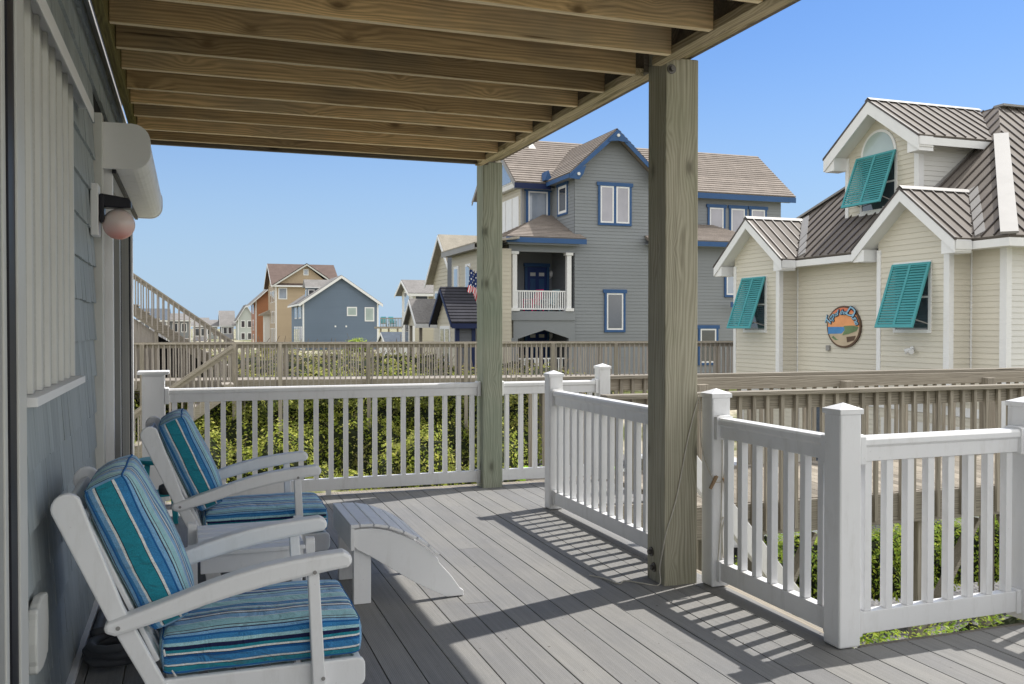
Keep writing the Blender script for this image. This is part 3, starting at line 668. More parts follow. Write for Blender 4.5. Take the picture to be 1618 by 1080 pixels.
# ================================================================== CHAIRS
def rounded(poly, idx_r, seg=5):
    """2D polygon with some corners rounded: idx_r {i: r}"""
    o = []; n = len(poly)
    for i, p in enumerate(poly):
        r = idx_r.get(i, 0)
        if not r: o.append(p); continue
        p = Vector(p); a = Vector(poly[i - 1]); b = Vector(poly[(i + 1) % n]); da = (a - p).normalized(); db = (b - p).normalized()
        for j in range(seg + 1):
            t = j / seg; q = (p + da * r) * (1 - t) ** 2 + p * 2 * t * (1 - t) + (p + db * r) * t * t; o.append(tuple(q))
    return o
def cushion(name, parent, L, W_, T_, place, boxing, puff=.018):
    """L along length, W across (stripes vary across), T thick; place maps local (l,w,t)->world"""
    nl, nw, ntk = 18, 18, 5; me_v = []; faces = []; uvs = []; mi = []
    rad = .028
    def pt(l, w_, t):  # l,w in 0..1, t 0..1 on surface
        x, y, z = l * L, w_ * W_, t * T_
        cx = min(max(x, rad), L - rad); cy = min(max(y, rad), W_ - rad); cz = min(max(z, rad), T_ - rad)
        d = Vector((x - cx, y - cy, z - cz))
        if d.length > 1e-6: d = d.normalized() * rad
        q = Vector((cx, cy, cz)) + d
        bl = math.sin(math.pi * min(max(l, 0), 1)) ** .5 if 0 < l < 1 else 0
        bw = math.sin(math.pi * w_) ** .5 if 0 < w_ < 1 else 0
        q.z += (t - .5) * 2 * puff * bl * bw
        bt = math.sin(math.pi * t) if 0 < t < 1 else 0
        q.y += (w_ - .5) * 2 * .008 * bt * bl; q.x += (l - .5) * 2 * .012 * bt * bw
        q += Vector((0, 0, .006)) * mnoise.noise(Vector((x * 7, y * 7, t * 3 + len(name)))) + Vector((.004, .004, 0)) * mnoise.noise(Vector((x * 12, y * 12, z * 12 + 4)))
        return q
    def grid(f, na, nb, uvf, m):
        base = len(me_v)
        for i in range(na + 1):
            for j in range(nb + 1): me_v.append(place(*f(i / na, j / nb)))
        for i in range(na):
            for j in range(nb):
                a = base + i * (nb + 1) + j; faces.append((a, a + 1, a + nb + 2, a + nb + 1)); mi.append(m)
                for (u, v_) in ((i, j), (i, j + 1), (i + 1, j + 1), (i + 1, j)): uvs.append(uvf(u / na, v_ / nb))
    P = lambda l, w_, t: tuple(pt(l, w_, t))
    e = lambda x: .5 - .5 * math.cos(math.pi * x)  # denser at the borders
    grid(lambda a, b: P(e(a), e(b), 1), nl, nw, lambda a, b: (e(b) * W_ + .03, 0), 0)
    grid(lambda a, b: P(e(a), e(b), 0), nl, nw, lambda a, b: (e(b) * W_ + .03, 0), 0)
    grid(lambda a, b: P(e(a), 0, e(b)), nl, ntk, lambda a, b: ((1 - e(b)) * T_ * .999, 0), 1)
    grid(lambda a, b: P(e(a), 1, e(b)), nl, ntk, lambda a, b: ((1 - e(b)) * T_ * .999, 0), 1)
    grid(lambda a, b: P(0, e(a), e(b)), nw, ntk, lambda a, b: (e(a) * W_ + .03, 0), 0)
    grid(lambda a, b: P(1, e(a), e(b)), nw, ntk, lambda a, b: (e(a) * W_ + .03, 0), 0)
    me = bpy.data.meshes.new(name); org = parent_world(parent)
    me.from_pydata([Vector(v) - org for v in me_v], [], faces); me.materials.append(M['striped_fabric']); me.materials.append(M[boxing])
    me.polygons.foreach_set('material_index', mi); me.polygons.foreach_set('use_smooth', [True] * len(faces))
    ul = me.uv_layers.new(name='UVMap'); ul.data.foreach_set('uv', [c for uv in uvs for c in uv])
    bm = bmesh.new(); bm.from_mesh(me); bmesh.ops.remove_doubles(bm, verts=bm.verts, dist=.0004); bmesh.ops.recalc_face_normals(bm, faces=bm.faces); bm.to_mesh(me); bm.free()
    o = bpy.data.objects.new(name, me); COL.objects.link(o); o.parent = parent; sub(o)
    # piping along the seams
    mb = MB()
    for t in (.02, .98):
        loop = [P(e(i / 14), .0, t) for i in range(15)] + [P(1, e(i / 14), t) for i in range(1, 15)] + [P(e(1 - i / 14), 1, t) for i in range(1, 15)] + [P(0, e(1 - i / 14), t) for i in range(1, 15)]
        mb.tube([place(*p) for p in loop], .0035, 5)
    mb.build('piping', 'flag_navy' if False else 'piping_blue', o, smooth=True)
    return o
plain('piping_blue', (.02, .13, .36), .85, .1)
def armchair():
    c = thing('deck_armchair', 'nearest white armchair with blue and teal striped cushions beside the shingled wall', 'armchair', (0.1, 3.2, 0), 'white armchairs with striped cushions')
    def plank(name, poly, y0, y1, bev=.006): 
        mb = MB(); mb.prism([(p[0], y0, p[1]) for p in poly], (0, y1 - y0, 0)); return mb.build(name, 'white_paint', c, bevel=bev)
    back = [(-.370 + .047 * math.cos(R(a)), .826 + .047 * math.sin(R(a))) for a in range(200, 20, -20)] + [(-.207, .50), (-.085, .245), (-.02, .09), (-.005, .002), (-.085, .002), (-.10, .10), (-.145, .245), (-.255, .46)]
    for y in (3.215, 3.815): plank('back_leg', back, y, y + .034)
    arm = [(-.262, .452), (-.055, .518), (.06, .556), (.139, .578), (.23, .598), (.323, .611), (.42, .621), (.50, .626), (.527, .612), (.53, .585), (.514, .570), (.45, .563), (.38, .552), (.25, .532), (.139, .508), (.05, .486), (-.038, .46), (-.23, .412), (-.262, .425)]
    for y0 in (3.185, 3.80): 
        mb = MB(); mb.prism([(p[0], y0, p[1]) for p in arm], (0, .075, 0)); mb.build('arm', 'white_paint', c, bevel=.012)
    for y0 in (3.205, 3.823):
        mb = MB(); mb.prism([(.380, y0, .551), (.418, y0, .556), (.448, y0, .002), (.402, y0, .002)], (0, .036, 0)); mb.build('front_leg', 'white_paint', c, bevel=.004)
    rail = rounded([(-.10, .235), (.583, .235), (.583, .135), (-.10, .10)], {1: .03, 2: .03})
    for y0 in (3.242, 3.788): plank('side_rail', rail, y0, y0 + .028)
    mb = MB(); mb.box(.545, .572, 3.27, 3.788, .135, .230); mb.build('front_rail', 'white_paint', c, bevel=.005)
    for i in range(6):
        mb = MB(); x = -.05 + i * .105; mb.box(x, x + .075, 3.272, 3.786, .205, .222); mb.build('seat_slat', 'white_paint', c)
    bdir = V(-.22, 0, .495).normalized(); bn = V(.495, 0, .22).normalized()
    p0 = V(-.145, 0, .36)
    for i in range(5):
        y = 3.275 + i * .112; mb = MB(); a = p0 + bdir * -.08; mb.prism([a + Y_ * y, a + Y_ * (y + .07), a + Y_ * (y + .07) + bn * .016, a + Y_ * y + bn * .016], bdir * .52); mb.build('back_slat', 'white_paint', c, bevel=.003)
    a = p0 + bdir * .46 - bn * .03; mb = MB(); mb.prism([a + Y_ * 3.25, a + Y_ * 3.814, a + Y_ * 3.814 + bn * .026, a + Y_ * 3.25 + bn * .026], bdir * .07); mb.build('crest_rail', 'white_paint', c, bevel=.004)
    for (x, z, y) in ((.40, .60, 3.1845), (-.22, .44, 3.1845), (.43, .19, 3.2045)):
        mb = MB(); mb.tube([(x, y, z if z != .60 else .565), (x, y - .002, z if z != .60 else .565)], .007, 10); mb.build('screw_plug', 'galvanised', c)
    # seat cushion
    cushion('seat_cushion', c, .67, .54, .135, lambda l, w_, t: V(-.095 + l, 3.262 + w_, .240 + t - .002 * l), 'striped_boxing_seat', .016)
    q0 = V(-.118, 0, .385)
    cushion('back_cushion', c, .53, .54, .14, lambda l, w_, t: q0 + bdir * l + bn * (t + .045 * math.sin(math.pi * min(1, max(0, l / .53))) * 0) + V(0, 3.262 + w_, 0), 'striped_boxing_back', .035)
    for (x, y, z, dx) in ((-.085, 3.250, .335, .004), (-.06, 3.252, .262, .014)):
        mb = MB(); mb.bar((x, y, z), (x + dx, y - .003, z - .022), .006, .003); mb.build('zipper_pull', 'paper_white', c)
    return c
def copy_tree(o, parent=None):
    c = o.copy(); COL.objects.link(c); c.parent = parent
    for ch in list(o.children): copy_tree(ch, c)
    return c
ch1 = armchair()
ch2 = copy_tree(ch1); ch2.location = (.268, 5.25, 0)
ch2['label'] = 'farther white armchair with blue striped cushions behind the slatted side table'

# slatted table between the chairs
t = thing('side_table', 'low white slatted table standing between the two armchairs', 'side table', (.25, 4.38, 0))
for i in range(6):
    mb = MB(); y = 4.10 + i * .096; mb.box(.03, .475, y, y + .088, .432, .450); mb.build('top_slat', 'white_paint', t, bevel=.003)
mb = MB(); mb.box(.04, .465, 4.112, 4.13, .355, .431); mb.box(.04, .465, 4.64, 4.658, .355, .431); mb.box(.04, .058, 4.131, 4.639, .355, .431); mb.box(.447, .465, 4.131, 4.639, .355, .431); mb.build('apron', 'white_paint', t, bevel=.002)
for (x, y, h) in ((.478, 4.115, .475), (.478, 4.60, .475), (-.012, 4.115, .475), (-.012, 4.60, .475)):
    mb = MB(); prf = rounded([(y, .002), (y + .055, .002), (y + .055, h), (y, h)], {2: .027, 3: .027}); mb.prism([(x, p[0], p[1]) for p in prf], (.04, 0, 0)); mb.build('leg', 'white_paint', t, bevel=.003)
mb = MB(); mb.box(.03, .475, 4.17, 4.60, .13, .145); mb.build('lower_shelf', 'white_paint', t)
# footstool
f = thing('footstool', 'white slatted footstool curving down to the deck boards', 'footstool', (1.0, 4.9, 0))
topc = [(.775, .398), (.80, .402), (.87, .400), (.945, .385), (1.02, .355), (1.09, .318), (1.15, .275), (1.205, .222)]
lowc = [(1.215, .185), (1.28, .110), (1.325, .045), (1.345, .030), (1.345, .004), (1.255, .004), (1.10, .085), (.95, .185), (.86, .245), (.79, .285), (.775, .30)]
for y0 in (4.615, 5.165):
    mb = MB(); mb.prism([(p[0], y0, p[1] - .012) for p in topc] + [(p[0], y0, p[1]) for p in lowc], (0, .026, 0)); mb.build('side_board', 'white_paint', f, bevel=.003)
for a, b in zip(topc[1:], topc[2:]):
    mb = MB(); A = V(a[0], 0, a[1]); B = V(b[0], 0, b[1]); d = (B - A).normalized(); n = V(-d.z, 0, d.x); A = A + d * .003; B = B - d * .003
    mb.prism([A + Y_ * 4.6, B + Y_ * 4.6, B + Y_ * 4.6 + n * .014, A + Y_ * 4.6 + n * .014], (0, .606, 0)); mb.build('slat', 'white_paint', f, bevel=.002)
mb = MB(); mb.box(.755, .798, 4.6, 5.206, .398, .416); mb.build('slat', 'white_paint', f, bevel=.002)
mb = MB(); mb.box(.755, .774, 4.602, 5.204, .285, .397); mb.build('back_board', 'white_paint', f, bevel=.002)
for y0 in (4.642, 5.125):
    mb = MB(); mb.box(.776, .864, y0, y0 + .038, .002, .30); mb.build('leg', 'white_paint', f, bevel=.003)
# teal stool
s = thing('stool', 'round teal stool behind the farther armchair near the white newel', 'stool', (-.21, 7.1, 0))
mb = MB(); mb.lathe((-.21, 7.1, 0), [(0, .43), (.14, .43), (.15, .437), (.15, .452), (.14, .46), (0, .46)], 32); mb.build('seat', 'teal_plastic', s)
for ax, ay in ((-.09, -.09), (.09, -.09), (.09, .09), (-.09, .09)):
    mb = MB(); mb.bar((-.21 + ax * .85, 7.1 + ay * .85, .43), (-.21 + ax * 1.25, 7.1 + ay * 1.25, .003), .034, .034); mb.build('leg', 'teal_plastic', s, bevel=.003)
mb = MB(); mb.lathe((-.21, 7.1, 0), [(0, .20), (.125, .20), (.125, .215), (0, .215)], 24); mb.build('lower_shelf', 'teal_plastic', s)
mb = MB(); mb.lathe((-.16, 7.02, .2152), [(0, 0), (.045, 0), (.055, .03), (.05, .06), (.03, .07), (0, .07)], 16); tag(mb.build('pot', 'dark_hose', smooth=True), 'small dark pot on the lower shelf of the teal stool', 'pot')
# ================================================================== BOARDWALK beside the deck (right)
bw = thing('boardwalk', 'weathered wooden boardwalk with slatted railings between the white railing and the beige house', 'boardwalk', (7, 8.2, -.2))
mb = MB(); x = 3.4
while x < 16: mb.box(x, x + .137, 7.26, 9.25, -.23, -.2 + random.uniform(-.001, .001)); x += .1425
mb.build('decking', 'weathered_island_y', bw)
mb = MB(); mb.box(3.4, 15.9, 7.215, 7.255, -.50, -.205); mb.build('rim_joist', 'weathered_wood_x', bw, bevel=.004)
mb = MB(); mb.box(3.4, 15.9, 9.255, 9.295, -.50, -.205); mb.build('rim_joist', 'weathered_wood_x', bw, bevel=.004)
for yy, z, nm in ((7.19, .785, 0), (9.30, .83, 1)):
    mb = MB(); mb.box(3.35, 15.9, yy - .05, yy + .095, z, z + .038); mb.build('handrail', 'weathered_wood_x', bw, bevel=.004)
    mb = MB(); mb.box(3.4, 15.9, yy + .028, yy + .064, z - .13, z - .002); mb.build('handrail_support', 'weathered_wood_x', bw, bevel=.003)
    x = 3.45
    while x < (11.5 if nm == 0 else 13):
        mb = MB(); dx = random.uniform(-.008, .008); mb.box(x + dx, x + dx + .036, yy - .012, yy + .0245, -.46, z - .002); mb.build('baluster', 'weathered_wood_z', bw, bevel=.002)
        x += .152
mb = MB(); mb.box(5.0, 16, 9.20, 9.24, .69, .829); mb.build('wide_rail_board', 'weathered_wood_x', bw, bevel=.004)
for (x, y) in ((4.9, 7.30), (6.82, 7.30), (8.6, 7.30), (10.6, 7.30), (5.4, 9.10), (7.4, 9.10), (9.6, 9.10), (11.8, 9.1)):
    mb = MB(); mb.box(x, x + .13, y, y + .13, -2.7, -.505 if y < 8 else .76); mb.build('support_post', 'weathered_wood_z', bw, bevel=.005)
for (x0, x1, y) in ((6.95, 7.6, 7.35), (8.5, 7.95, 7.35), (5.0, 5.6, 7.35)):
    mb = MB(); mb.bar((x0, y, -1.6), (x1, y, -.55), .04, .13, up=(0, 1, 0)); mb.build('brace', 'weathered_wood_x', bw, bevel=.004)
# white stair rail descending outside the deck
sr = thing('stair_handrail', 'white sloping stair handrail behind the nearest railing', 'handrail', (3.6, 5.5, 0))
mb = MB(); mb.bar((3.05, 5.45, .62), (4.35, 5.45, -.92), .07, .14, up=(0, 0, 1)); mb.build('handrail', 'white_vinyl', sr, bevel=.006)
mb = MB(); mb.box(4.35, 4.46, 5.40, 5.51, -2.6, -.78); mb.build('post', 'white_vinyl', sr, bevel=.006)
mb = MB(); mb.bar((2.9, 5.45, -.25), (4.33, 5.45, -1.94), .04, .28); mb.build('stringer', 'white_vinyl', sr, bevel=.004)

# ================================================================== LONG WALKWAY TO THE BEACH
A = V(-5.5, 26.95, 0); B = V(19.5, 22.5, 0); D = (B - A).normalized(); NRM = V(D.y, -D.x, 0)   # towards the camera
def W(t, off, z): return A + D * t + NRM * off + Z_ * z
def tx(x): return (x - A.x) / D.x
wk = thing('beach_walkway', 'long grey wooden walkway with slatted railing crossing the dunes behind the deck', 'walkway', (6, 25, 0))
L0, L1 = tx(-5.4), tx(19.3)
def wbox(mb, t0, t1, o0, o1, z0, z1): mb.prism([W(t0, o0, z0), W(t1, o0, z0), W(t1, o1, z0), W(t0, o1, z0)], (0, 0, z1 - z0))
mb = MB(); t = L0
while t < L1: wbox(mb, t, t + .136, -1.5, 0, -.035, .0); t += .1425
mb.build('decking', 'grey_walk_wood', wk)
for o0 in (.002, -1.545):
    mb = MB(); wbox(mb, L0, L1, o0, o0 + .04, -.26, -.004); mb.build('rim_joist', 'weathered_wood_x', wk)
for o0, zt in ((.0, .955), (-1.56, .955)):
    mb = MB(); wbox(mb, L0, L1, o0 - .035, o0 + .11, zt, zt + .036); mb.build('handrail', 'weathered_wood_x', wk)
    mb = MB(); wbox(mb, L0, L1, o0 + .0, o0 + .038, zt - .10, zt - .002); mb.build('handrail_support', 'weathered_wood_x', wk)
tt = []
t = L0
while t < L1: tt.append(t); t += .1425
vis = [t for t in tt if 4.0 < t and (A + D * t).x < 15.4 and not (7.0 < (A + D * t).x < 7.75) and not (12.9 < (A + D * t).x < 14.35)]
main = vis[:100]; rest = [t for t in tt if t not in main]
for t in main:
    mb = MB(); wbox(mb, t, t + .036, .044, .08, -.22, .953); mb.build('baluster', 'grey_walk_wood', wk)
mb = MB()
for t in rest: wbox(mb, t, t + .036, .044, .08, -.22, .953)
for t in tt: wbox(mb, t + .05, t + .086, -1.60, -1.565, -.22, .953)
o = mb.build('balusters', 'grey_walk_wood', wk); o['kind'] = 'stuff'
for x in (1.10, 2.27, 4.58, 7.2, 9.62, 11.42, 13.3, 15.1, -1.2, -3.5, 17.2):
    mb = MB(); t = tx(x); wbox(mb, t, t + .10, .081, .17, -2.6, .953); mb.build('post', 'weathered_wood_z', wk)
    mb = MB(); wbox(mb, t, t + .10, -1.70, -1.605, -2.6, .953); mb.build('post', 'weathered_wood_z', wk)

def stair(name, label, top, bot, width_dir, width, nbal, treads, rails=('near',), group=None, zr=.9):
    """open wooden stair: top/bot = tread line ends, sloping rail with balusters, stringers"""
    T_, B_ = Vector(top), Vector(bot); wd = Vector(width_dir).normalized(); d = (B_ - T_)
    s = thing(name, label, 'stairs', tuple((T_ + B_) / 2), group)
    for o_ in (0, width):
        mb = MB(); mb.bar(T_ + wd * o_ - Z_ * .12, B_ + wd * o_ - Z_ * .12, .045, .27); mb.build('stringer', 'weathered_wood_x', s)
    for i in range(treads):
        p = T_ + d * ((i + .5) / treads); mb = MB(); h = Vector((d.x, d.y, 0)).normalized() * .14
        mb.prism([p - h + wd * .03, p + h + wd * .03, p + h + wd * (width - .03), p - h + wd * (width - .03)], (0, 0, .035)); mb.build('tread', 'grey_walk_wood', s)
    for o_ in (-.045, width + .045):
        mb = MB(); mb.bar(T_ + wd * o_ + Z_ * zr, B_ + wd * o_ + Z_ * zr, .09, .045); mb.build('handrail', 'weathered_wood_x', s)
        mb = MB(); mb.bar(T_ + wd * o_ + Z_ * (zr - .075), B_ + wd * o_ + Z_ * (zr - .075), .035, .09); mb.build('handrail_support', 'weathered_wood_x', s)
        for i in range(nbal):
            p = T_ + wd * o_ + d * ((i + .5) / nbal); mb = MB(); mb.box(p.x - .018, p.x + .018, p.y - .018 - .036 * (1 if o_ < 0 else -1), p.y + .018 - .036 * (1 if o_ < 0 else -1), p.z - .22, p.z + zr - .02); mb.build('baluster', 'grey_walk_wood', s)
    return s
st1 = stair('wooden_stairs', 'tall grey wooden stairs climbing to the left above the beach walkway', (-4.6, 27.95, 4.25), (1.35, 27.95, -.02), (0, 1, 0), 1.2, 42, 22)
mb = MB(); mb.prism([(-4.6, 28.1, 3.9), (-4.6, 28.1, -1.6), (-.93, 28.1, -1.6), (-.93, 28.1, 1.27)], (0, .05, 0)); mb.build('side_boarding', 'grey_walk_wood', st1)
mb = MB(); mb.prism([(-.93, 29.0, 1.2), (-.93, 29.0, -.7), (.75, 29.0, -.7), (.75, 29.0, .2)], (0, .05, 0)); mb.build('shaded_boarding', 'dark_interior', st1)  # near-black sheet, the shade under the stairs put into its colour
for x in (-.93, -.2, .5):
    mb = MB(); mb.box(x, x + .1, 28.0, 28.09, -2.6, 4.25 + (x + 4.6) * (-.717) - .3); mb.build('support_post', 'weathered_wood_z', st1)
st2 = stair('wooden_stairs', 'short grey wooden stairs descending left from the walkway towards the white newel', (1.05, 25.45, .02), (-1.55, 25.45, -1.80), (0, -1, 0), 1.1, 18, 10)

# ================================================================== BEIGE HOUSE
bh = thing('beige_house', 'beige sided house with brown metal roof and teal bahama shutters at the right', 'house', (17, 18, 0))
XB, XM = 14.2, 14.74
EZ = 3.10
def wallX(x, y0, y1, z0, z1, name='wall', mat='beige_siding', expo=.112, gable=None, parent=bh, lip=.014):
    """wall facing -X; gable=(ypeak,zpeak)"""
    mb = MB(); poly = [(y0, z0), (y1, z0), (y1, z1), (y0, z1)]
    if gable: poly = [(y0, z0), (y1, z0), (y1, z1), gable, (y0, z1)]
    lap(mb, (x, 0, 0), Y_, Z_, -X_, poly, expo, lip); return mb.build(name, mat, parent)
def wallY(y, x0, x1, z0, z1, name='wall', mat='beige_siding', expo=.112, gable=None, parent=bh, lip=.014, poly=None):
    mb = MB(); poly = poly or ([(x0, z0), (x1, z0), (x1, z1), (x0, z1)] if not gable else [(x0, z0), (x1, z0), (x1, z1), gable, (x0, z1)])
    lap(mb, (0, y, 0), X_, Z_, -Y_, poly, expo, lip); return mb.build(name, mat, parent)
def bx(name, mat, parent, x0, x1, y0, y1, z0, z1, bevel=0):
    mb = MB(); mb.box(x0, x1, y0, y1, z0, z1); return mb.build(name, mat, parent, bevel=bevel)
core = bx('core', 'white_panel', bh, XM + .03, 23.5, 13.62, 22.2, -2.6, 3.0)
wallX(XM, 13.57, 22.3, .12, EZ); wallY(13.57, XM, 23.5, .12, EZ, mat='white_panel')
wallX(XM + .02, 13.6, 22.6, -2.6, .10, 'lower_wall'); wallY(13.6, XM + .02, 23, -2.6, .10, 'lower_wall')
bx('corner_board', 'white_trim', bh, XM - .03, XM + .10, 13.53, 13.69, -2.6, EZ - .02)
bays = []
for (y0, y1, yp, zp) in ((19.99, 22.04, 21.02, 4.08), (14.42, 16.42, 15.42, 4.08)):
    wallX(XB, y0, y1, .12, 3.28, 'bay_wall', gable=(yp, zp)); wallY(y0, XB, XM, .12, EZ - .1, 'bay_wall')
    bx('bay_floor', 'white_trim', bh, XB + .005, XM + .02, y0 + .005, y1 - .005, .07, .118)
    bx('corner_board', 'white_trim', bh, XB - .028, XB + .09, y0 - .026, y0 + .12, .10, EZ - .02)
    bx('corner_board', 'white_trim', bh, XB - .027, XB + .09, y1 - .10, y1 + .02, .10, EZ - .02)
    bx('inner_corner_trim', 'white_trim', bh, XM - .022, XM - .001, y0 - .05, y0 - .018, .10, EZ - .02)
def roofpanel(name, O, U, Vv, N, poly, parent, rib=.29, th=.05, mat='metal_roof', start=.16):
    mb = MB(); slab(mb, O, U, Vv, N, poly, th); r = sub(mb.build(name, mat, parent))
    mb = MB(); ribs(mb, O, U, Vv, N, poly, rib, start=start, h_=.032, w_=.024); 
    if mb.f: mb.build('standing_seams', 'metal_bronze', r)
    return r
# bay gable roofs: ridge along +X
def gable_roof_X(x0, x1, yc, half, zr, slope, parent, x1e=None, fas=.17, name='bay_roof', rafter=.05, bw_=.24):
    """ridge along X from x0 (front overhang) to x1 at height zr; eaves at yc +- half; back ends cut to x1e at the eave"""
    c = 1 / math.hypot(1, slope); ze = zr - slope * half; x1e = x1e if x1e is not None else x1
    for sgn, nm in ((-1, 'near'), (1, 'far')):
        U = X_; Vv = V(0, -sgn, slope).normalized(); N = V(0, sgn * slope, 1).normalized(); Ls = half / c
        O = V(0, yc + sgn * half, ze)
        roofpanel(name, O, U, Vv, N, [(x0, 0), (x1e, 0), (x1, Ls), (x0, Ls)], parent)
        # rake board
        a = V(x0 - .02, yc + sgn * half, ze - .05); b = V(x0 - .02, yc, zr - .05)
        mb = MB(); mb.prism([a, b, b - Z_ * bw_, a - Z_ * (bw_ * .95)], (.03, 0, 0)); mb.build('rake_board', 'white_trim', parent)
        mb = MB(); mb.prism([a + V(-.012, sgn * .02, .052), b + V(-.012, 0, .052), b + V(-.012, 0, .0), a + V(-.012, sgn * .02, .0)], (.05, 0, 0)); mb.build('drip_edge', 'metal_bronze', parent)
        # soffit under the rake
        mb = MB(); so = .26
        mb.prism([a + V(.03, 0, -.20), b + V(.03, 0, -.20), b + V(.03, 0, -.215), a + V(.03, 0, -.215)], (.40, 0, 0)); mb.build('soffit', 'white_panel', parent)
        # eave fascia + box return
        mb = MB(); mb.box(x0, x1e, min(yc + sgn * half, yc + sgn * (half - .02)), max(yc + sgn * half, yc + sgn * (half - .02)), ze - fas - .05, ze - .052); mb.build('fascia', 'white_trim', parent)
        y_a, y_b = sorted((yc + sgn * (half - .021), yc + sgn * (half - .36))); mb = MB(); mb.box(x0 + .012, x0 + .42, y_a, y_b, ze - .05 - bw_, ze - .05 + .02); mb.build('eave_return', 'white_trim', parent)
    mb = MB(); h = .10
    for sgn in (-1, 1):
        mb.prism([(x0 - .03, yc, zr + .045), (x0 - .03, yc + sgn * h, zr + .045 - slope * h), (x0 - .03, yc + sgn * h, zr + .035 - slope * h), (x0 - .03, yc, zr + .035)], (x1 - x0, 0, 0))
    mb.build('ridge_cap', 'galvanised', parent)
SB = .80; gable_roof_X(XB - .32, 15.66, 21.02, 1.56, 4.30, .76, bh, x1e=14.3)
gable_roof_X(XB - .32, 15.70, 15.42, 1.46, 4.30, .80, bh, x1e=14.3)
# main hip roof
S = .87; E0 = 14.32; YN, YF = 13.12, 22.70; XR = 18.45; ZE = EZ + .03; ZR = ZE + S * (XR - E0)
n_ = V(-S, 0, 1).normalized(); vv = V(1, 0, S).normalized(); Lm = (XR - E0) * math.hypot(1, S)
# west slope split so that the bays' gables cut into it
roofpanel('main_roof', V(E0, 0, ZE), Y_, vv, n_, [(YN, 0), (YF, 0), (YF - (XR - E0), Lm), (YN + (XR - E0), Lm)], bh, rib=.30, start=.05)
ns = V(0, -S, 1).normalized(); vs = V(0, 1, S).normalized(); Ls_ = (XR - E0) * math.hypot(1, S)
roofpanel('main_roof', V(0, YN, ZE), X_, vs, ns, [(E0, 0), (24.1, 0), (24.1 - .01, Ls_), (XR, Ls_)], bh, rib=.30)
nn_ = V(0, S, 1).normalized(); vn = V(0, -1, S).normalized()
roofpanel('main_roof', V(0, YF, ZE), X_, vn, nn_, [(E0, 0), (24.1, 0), (24.09, Ls_), (XR, Ls_)], bh, rib=.30)
bx('ridge_deck', 'metal_roof', bh, XR - .03, 24, YN + XR - E0 - .02, YF - XR + E0 + .02, ZR - .06, ZR - .004)
for (a, b) in (((E0, YN, ZE + .03), (E0 + 3.0, YN + 3.0, ZE + 3.0 * S + .03)), ((E0, YF, ZE + .03), (XR, YF - XR + E0, ZR + .03)), ((XR, YN + XR - E0, ZR + .03), (24, YN + XR - E0, ZR + .03))):
    mb = MB(); mb.bar(a, b, .30, .05); mb.build('hip_cap', 'galvanised', bh)
for (a, b) in (((14.30, 13.96, ZE + .03), (15.70, 15.42, 4.36)), ((14.30, 19.46, ZE + .03), (15.66, 21.02, 4.36))):
    d_ = (Vector(b) - Vector(a)); mb = MB(); mb.bar(Vector(a) + V(.1, -.1, .05), Vector(b) + V(.05, -.06, .01), .20, .03, up=n_); mb.build('valley_flashing', 'galvanised', bh)
bx('fascia', 'white_trim', bh, E0 - .005, E0 + .02, YN, YF, ZE - .21, ZE - .055); bx('fascia', 'white_trim', bh, E0 - .003, 24, YN - .005, YN + .02, ZE - .212, ZE - .055)
bx('soffit', 'white_panel', bh, E0 + .021, XM + .01, YN + .02, YF, ZE - .20, ZE - .185); bx('soffit', 'white_panel', bh, XM + .011, 23.9, YN + .02, 13.58, ZE - .199, ZE - .184)
# dormer
XD = 15.5; yd, hd, zrd, sd_ = 17.80, 1.60, 6.76, .70
y0, y1 = 16.64, 19.06
wallX(XD, y0, y1, 4.02, 5.78, 'dormer_wall', gable=((y0 + y1) / 2, 6.55))
mb = MB(); lap(mb, (0, y0, 0), X_, Z_, -Y_, [(XD, 4.16), (17.35, 5.6), (XD, 5.6)], .112, .014); mb.build('dormer_wall', 'white_panel', bh)
bx('dormer_core', 'white_panel', bh, XD + .02, 17.2, y0 + .02, y1 - .02, 3.6, 5.6)
bx('corner_board', 'white_trim', bh, XD - .03, XD + .11, y0 - .028, y0 + .12, 4.02, 5.6); bx('corner_board', 'white_trim', bh, XD - .03, XD + .1, y1 - .1, y1 + .02, 4.02, 5.6)
gable_roof_X(XD - .42, 18.45, yd, hd, zrd, sd_, bh, x1e=17.15, name='dormer_roof', bw_=.30)
mb = MB(); mb.bar((XD, y0 - .03, 4.20), (17.3, y0 - .03, 5.68), .04, .08); mb.build('flashing', 'galvanised', bh)
bx('sill_flashing', 'white_trim', bh, XD - .05, XD, 16.95, 18.6, 4.03, 4.17)
mb = MB(); mb.bar((15.15, 17.3, 3.93), (15.15, 17.3, 4.2), .09, .09); mb.build('vent_pipe', 'galvanised', bh)
